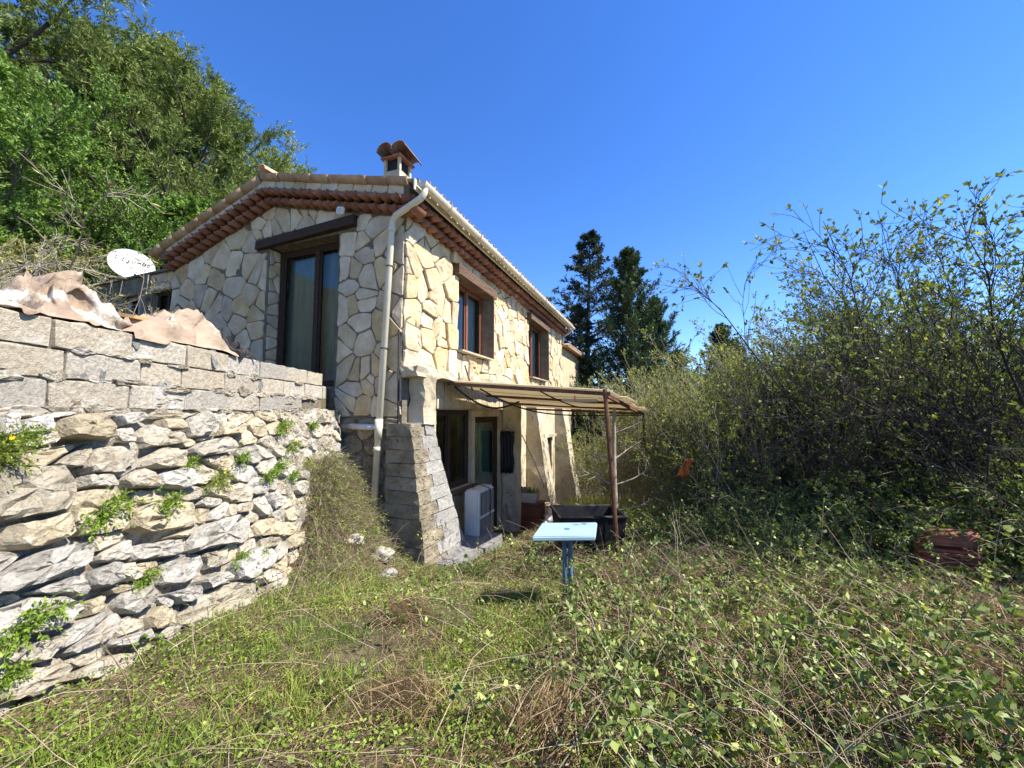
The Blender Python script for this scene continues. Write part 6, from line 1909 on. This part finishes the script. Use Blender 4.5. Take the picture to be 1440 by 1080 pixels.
# heaps of matted dead grass
hs_ = [(1.25, 2.35, 0.30), (1.75, 3.05, 0.34), (2.5, 2.4, 0.36), (0.75, 3.3, 0.24), (2.9, 3.5, 0.40), (-0.55, 2.2, 0.20), (0.2, 2.0, 0.24), (3.6, 2.9, 0.4), (1.4, 4.6, 0.3), (2.2, 4.4, 0.35), (-1.0, 3.6, 0.18)]
pts_, dirs_ = [], []
for (hx_, hy_, hr_) in hs_:
    m_ = int(1500 * hr_ / 0.3)
    a = rng.uniform(0, 6.28, m_); q_ = hr_ * np.sqrt(rng.random(m_))
    px_, py_ = hx_ + np.cos(a) * q_ * 1.3, hy_ + np.sin(a) * q_
    hz_ = 0.20 * (1 - (q_ / hr_) ** 2) * rng.random(m_)
    pts_.append(np.stack([px_, py_, gz(px_, py_) + hz_], 1))
    base = np.array([math.cos(hx_ * 7), math.sin(hx_ * 7), 0.05])
    dirs_.append(unit(base + rng.normal(0, 0.55, (m_, 3)) * np.array([1, 1, 0.5])))
S = np.concatenate(pts_); D = np.concatenate(dirs_); N = len(S)
V, Fq, Ft_ = blades(S, D, rng.uniform(0.10, 0.34, N), rng.uniform(0.002, 0.005, N), rng, 0.5)
r = clamp01(rng.normal(0.5, 0.25, N))
tag(bulk('dead_grass_heaps', [(V, Fq, 0, r), (V, Ft_, 0, r)], ['straw']), 'matted heaps of dead pale grass among the brambles', 'dead grass', None, 'stuff')
# long dry stems criss-crossing
x, y = yard(5000, 1.15, 9, pw=1.1)
ok = in_yard(x, y) & (rng.random(len(x)) < 0.18 + 0.82 * right_of(x, y))
x, y = x[ok], y[ok]; N = len(x)
S = np.stack([x, y, gz(x, y) + rng.random(N) * 0.1], 1)
D = unit(np.stack([rng.normal(0, 1, N), rng.normal(0, 1, N), rng.uniform(0.0, 0.9, N)], 1))
B = grow(S, D, rng.uniform(0.25, 0.95, N), 6, rng, 0.0, 0.10, droop=0.22)
V, F = tubes(B, rng.uniform(0.0016, 0.0042, N), 0.001, 3)
tag(bulk('dry_stems', [(V, F, 0, np.repeat(rng.random(N), len(F) // N))], ['drytwig']), 'long pale dry stems criss-crossing the brambles', 'stems', None, 'stuff')
# bramble carpet
x, y = yard(6500, 1.25, 8.5, -40, 66, pw=1.1)
ok = in_yard(x, y) & (rng.random(len(x)) < right_of(x, y) * np.clip(patch(x, y, 25, 1.3) * 2.2 - 0.45, 0.10, 1) + 0.02)
x, y = x[ok], y[ok]; N = len(x)
S = np.stack([x, y, gz(x, y) - 0.02], 1)
D = unit(np.stack([rng.normal(-0.15, 0.7, N), rng.normal(0, 0.7, N), np.ones(N)], 1))
B = grow(S, D, rng.uniform(0.25, 0.85, N) * (0.55 + 1.0 * patch(x, y, 26, 1.1)), 8, rng, 0.0, 0.12, droop=0.50)
V0, F0 = tubes(B, 0.003, 0.0015, 3)
s, t, q = sample(B, 11, rng, 0.2, 1.0)
d = side_dirs(t, 1.0, rng)
ch = [(V0, F0, 1, rng.random(len(F0)))]
tone = np.repeat(rng.normal(0, 0.2, N), 11)
for k in range(3):
    dk = unit(d + rng.normal(0, 0.55, d.shape))
    V, F = leaves(s + d * 0.02, dk, 0.040, 0.025, rng, 0.5, fold=0.18)
    ch.append((V, F, 0, clamp01(0.5 + tone + rng.normal(0, 0.2, len(F)))))
tag(bulk('bramble_carpet', ch, ['bramble', 'drytwig']), 'carpet of low brambles with grey-green leaves over the right of the yard', 'brambles', None, 'stuff')
# tall pale grass beyond the dead tree
x = rng.uniform(1.6, 5.5, 9000); y = rng.uniform(7.2, 16, 9000)
ok = in_yard(x, y); x, y = x[ok], y[ok]; N = len(x)
S = np.stack([x, y, gz(x, y)], 1)
D = unit(np.stack([rng.normal(0, 0.25, N), rng.normal(0, 0.25, N), np.ones(N)], 1))
V, Fq, Ft_ = blades(S, D, rng.uniform(0.25, 0.95, N), rng.uniform(0.006, 0.012, N), rng, 0.7)
r = clamp01(rng.normal(0.75, 0.25, N))
tag(bulk('tall_grass', [(V, Fq, 0, r), (V, Ft_, 0, r)], ['grass']), 'tall pale grass beyond the dead tree', 'grass', None, 'stuff')
# dry weeds over the bank at the end of the rubble wall
n = 9000
x = -2.66 + np.abs(rng.normal(0, 0.42, n)) - 0.1; y = rng.normal(5.3, 0.62, n)
ok = in_yard(x, y) & (y < 6.2); x, y = x[ok], y[ok]; N = len(x)
S = np.stack([x, y, gz(x, y) - 0.02], 1)
D = unit(np.stack([rng.normal(0.5, 0.5, N), rng.normal(-0.1, 0.5, N), rng.uniform(0.1, 1.0, N)], 1))
B = grow(S, D, rng.uniform(0.10, 0.42, N), 5, rng, 0.0, 0.16, droop=0.42)
V0, F0 = tubes(B, 0.0018, 0.001, 3)
s, t, q = sample(B[: N // 4], 6, rng, 0.3, 1.0)
V, F = leaves(s, side_dirs(t, 0.8, rng), 0.028, 0.012, rng, 0.4)
tag(bulk('bank_weeds', [(V0, F0, 0, np.repeat(rng.random(N), len(F0) // N)), (V, F, 1, clamp01(rng.normal(0.6, 0.3, len(F))))], ['drytwig', 'clover']), 'tangle of dry brown weeds spilling down the bank by the downpipe', 'weeds', None, 'stuff')
# green ivy carpet on the patio edge behind the table
n = 3600
x = rng.uniform(-0.9, 1.4, n); y = rng.uniform(4.9, 8.6, n)
ok = in_yard(x, y) & (rng.random(n) < np.clip(patch(x, y, 33, 1.6) * 2.4 - 0.75, 0, 1)); x, y = x[ok], y[ok]; N = len(x)
S = np.stack([x, y, gz(x, y) + rng.random(N) * 0.16], 1)
D = unit(np.stack([rng.normal(0, 1, N), rng.normal(-0.3, 1, N), rng.normal(0.2, 0.4, N)], 1))
V, F = leaves(S, D, 0.06, 0.042, rng, 0.6)
tag(bulk('ground_ivy', [(V, F, 0, clamp01(rng.normal(0.5, 0.28, N)))], ['ivy']), 'leafy ground ivy along the patio edge behind the table', 'ivy', None, 'stuff')
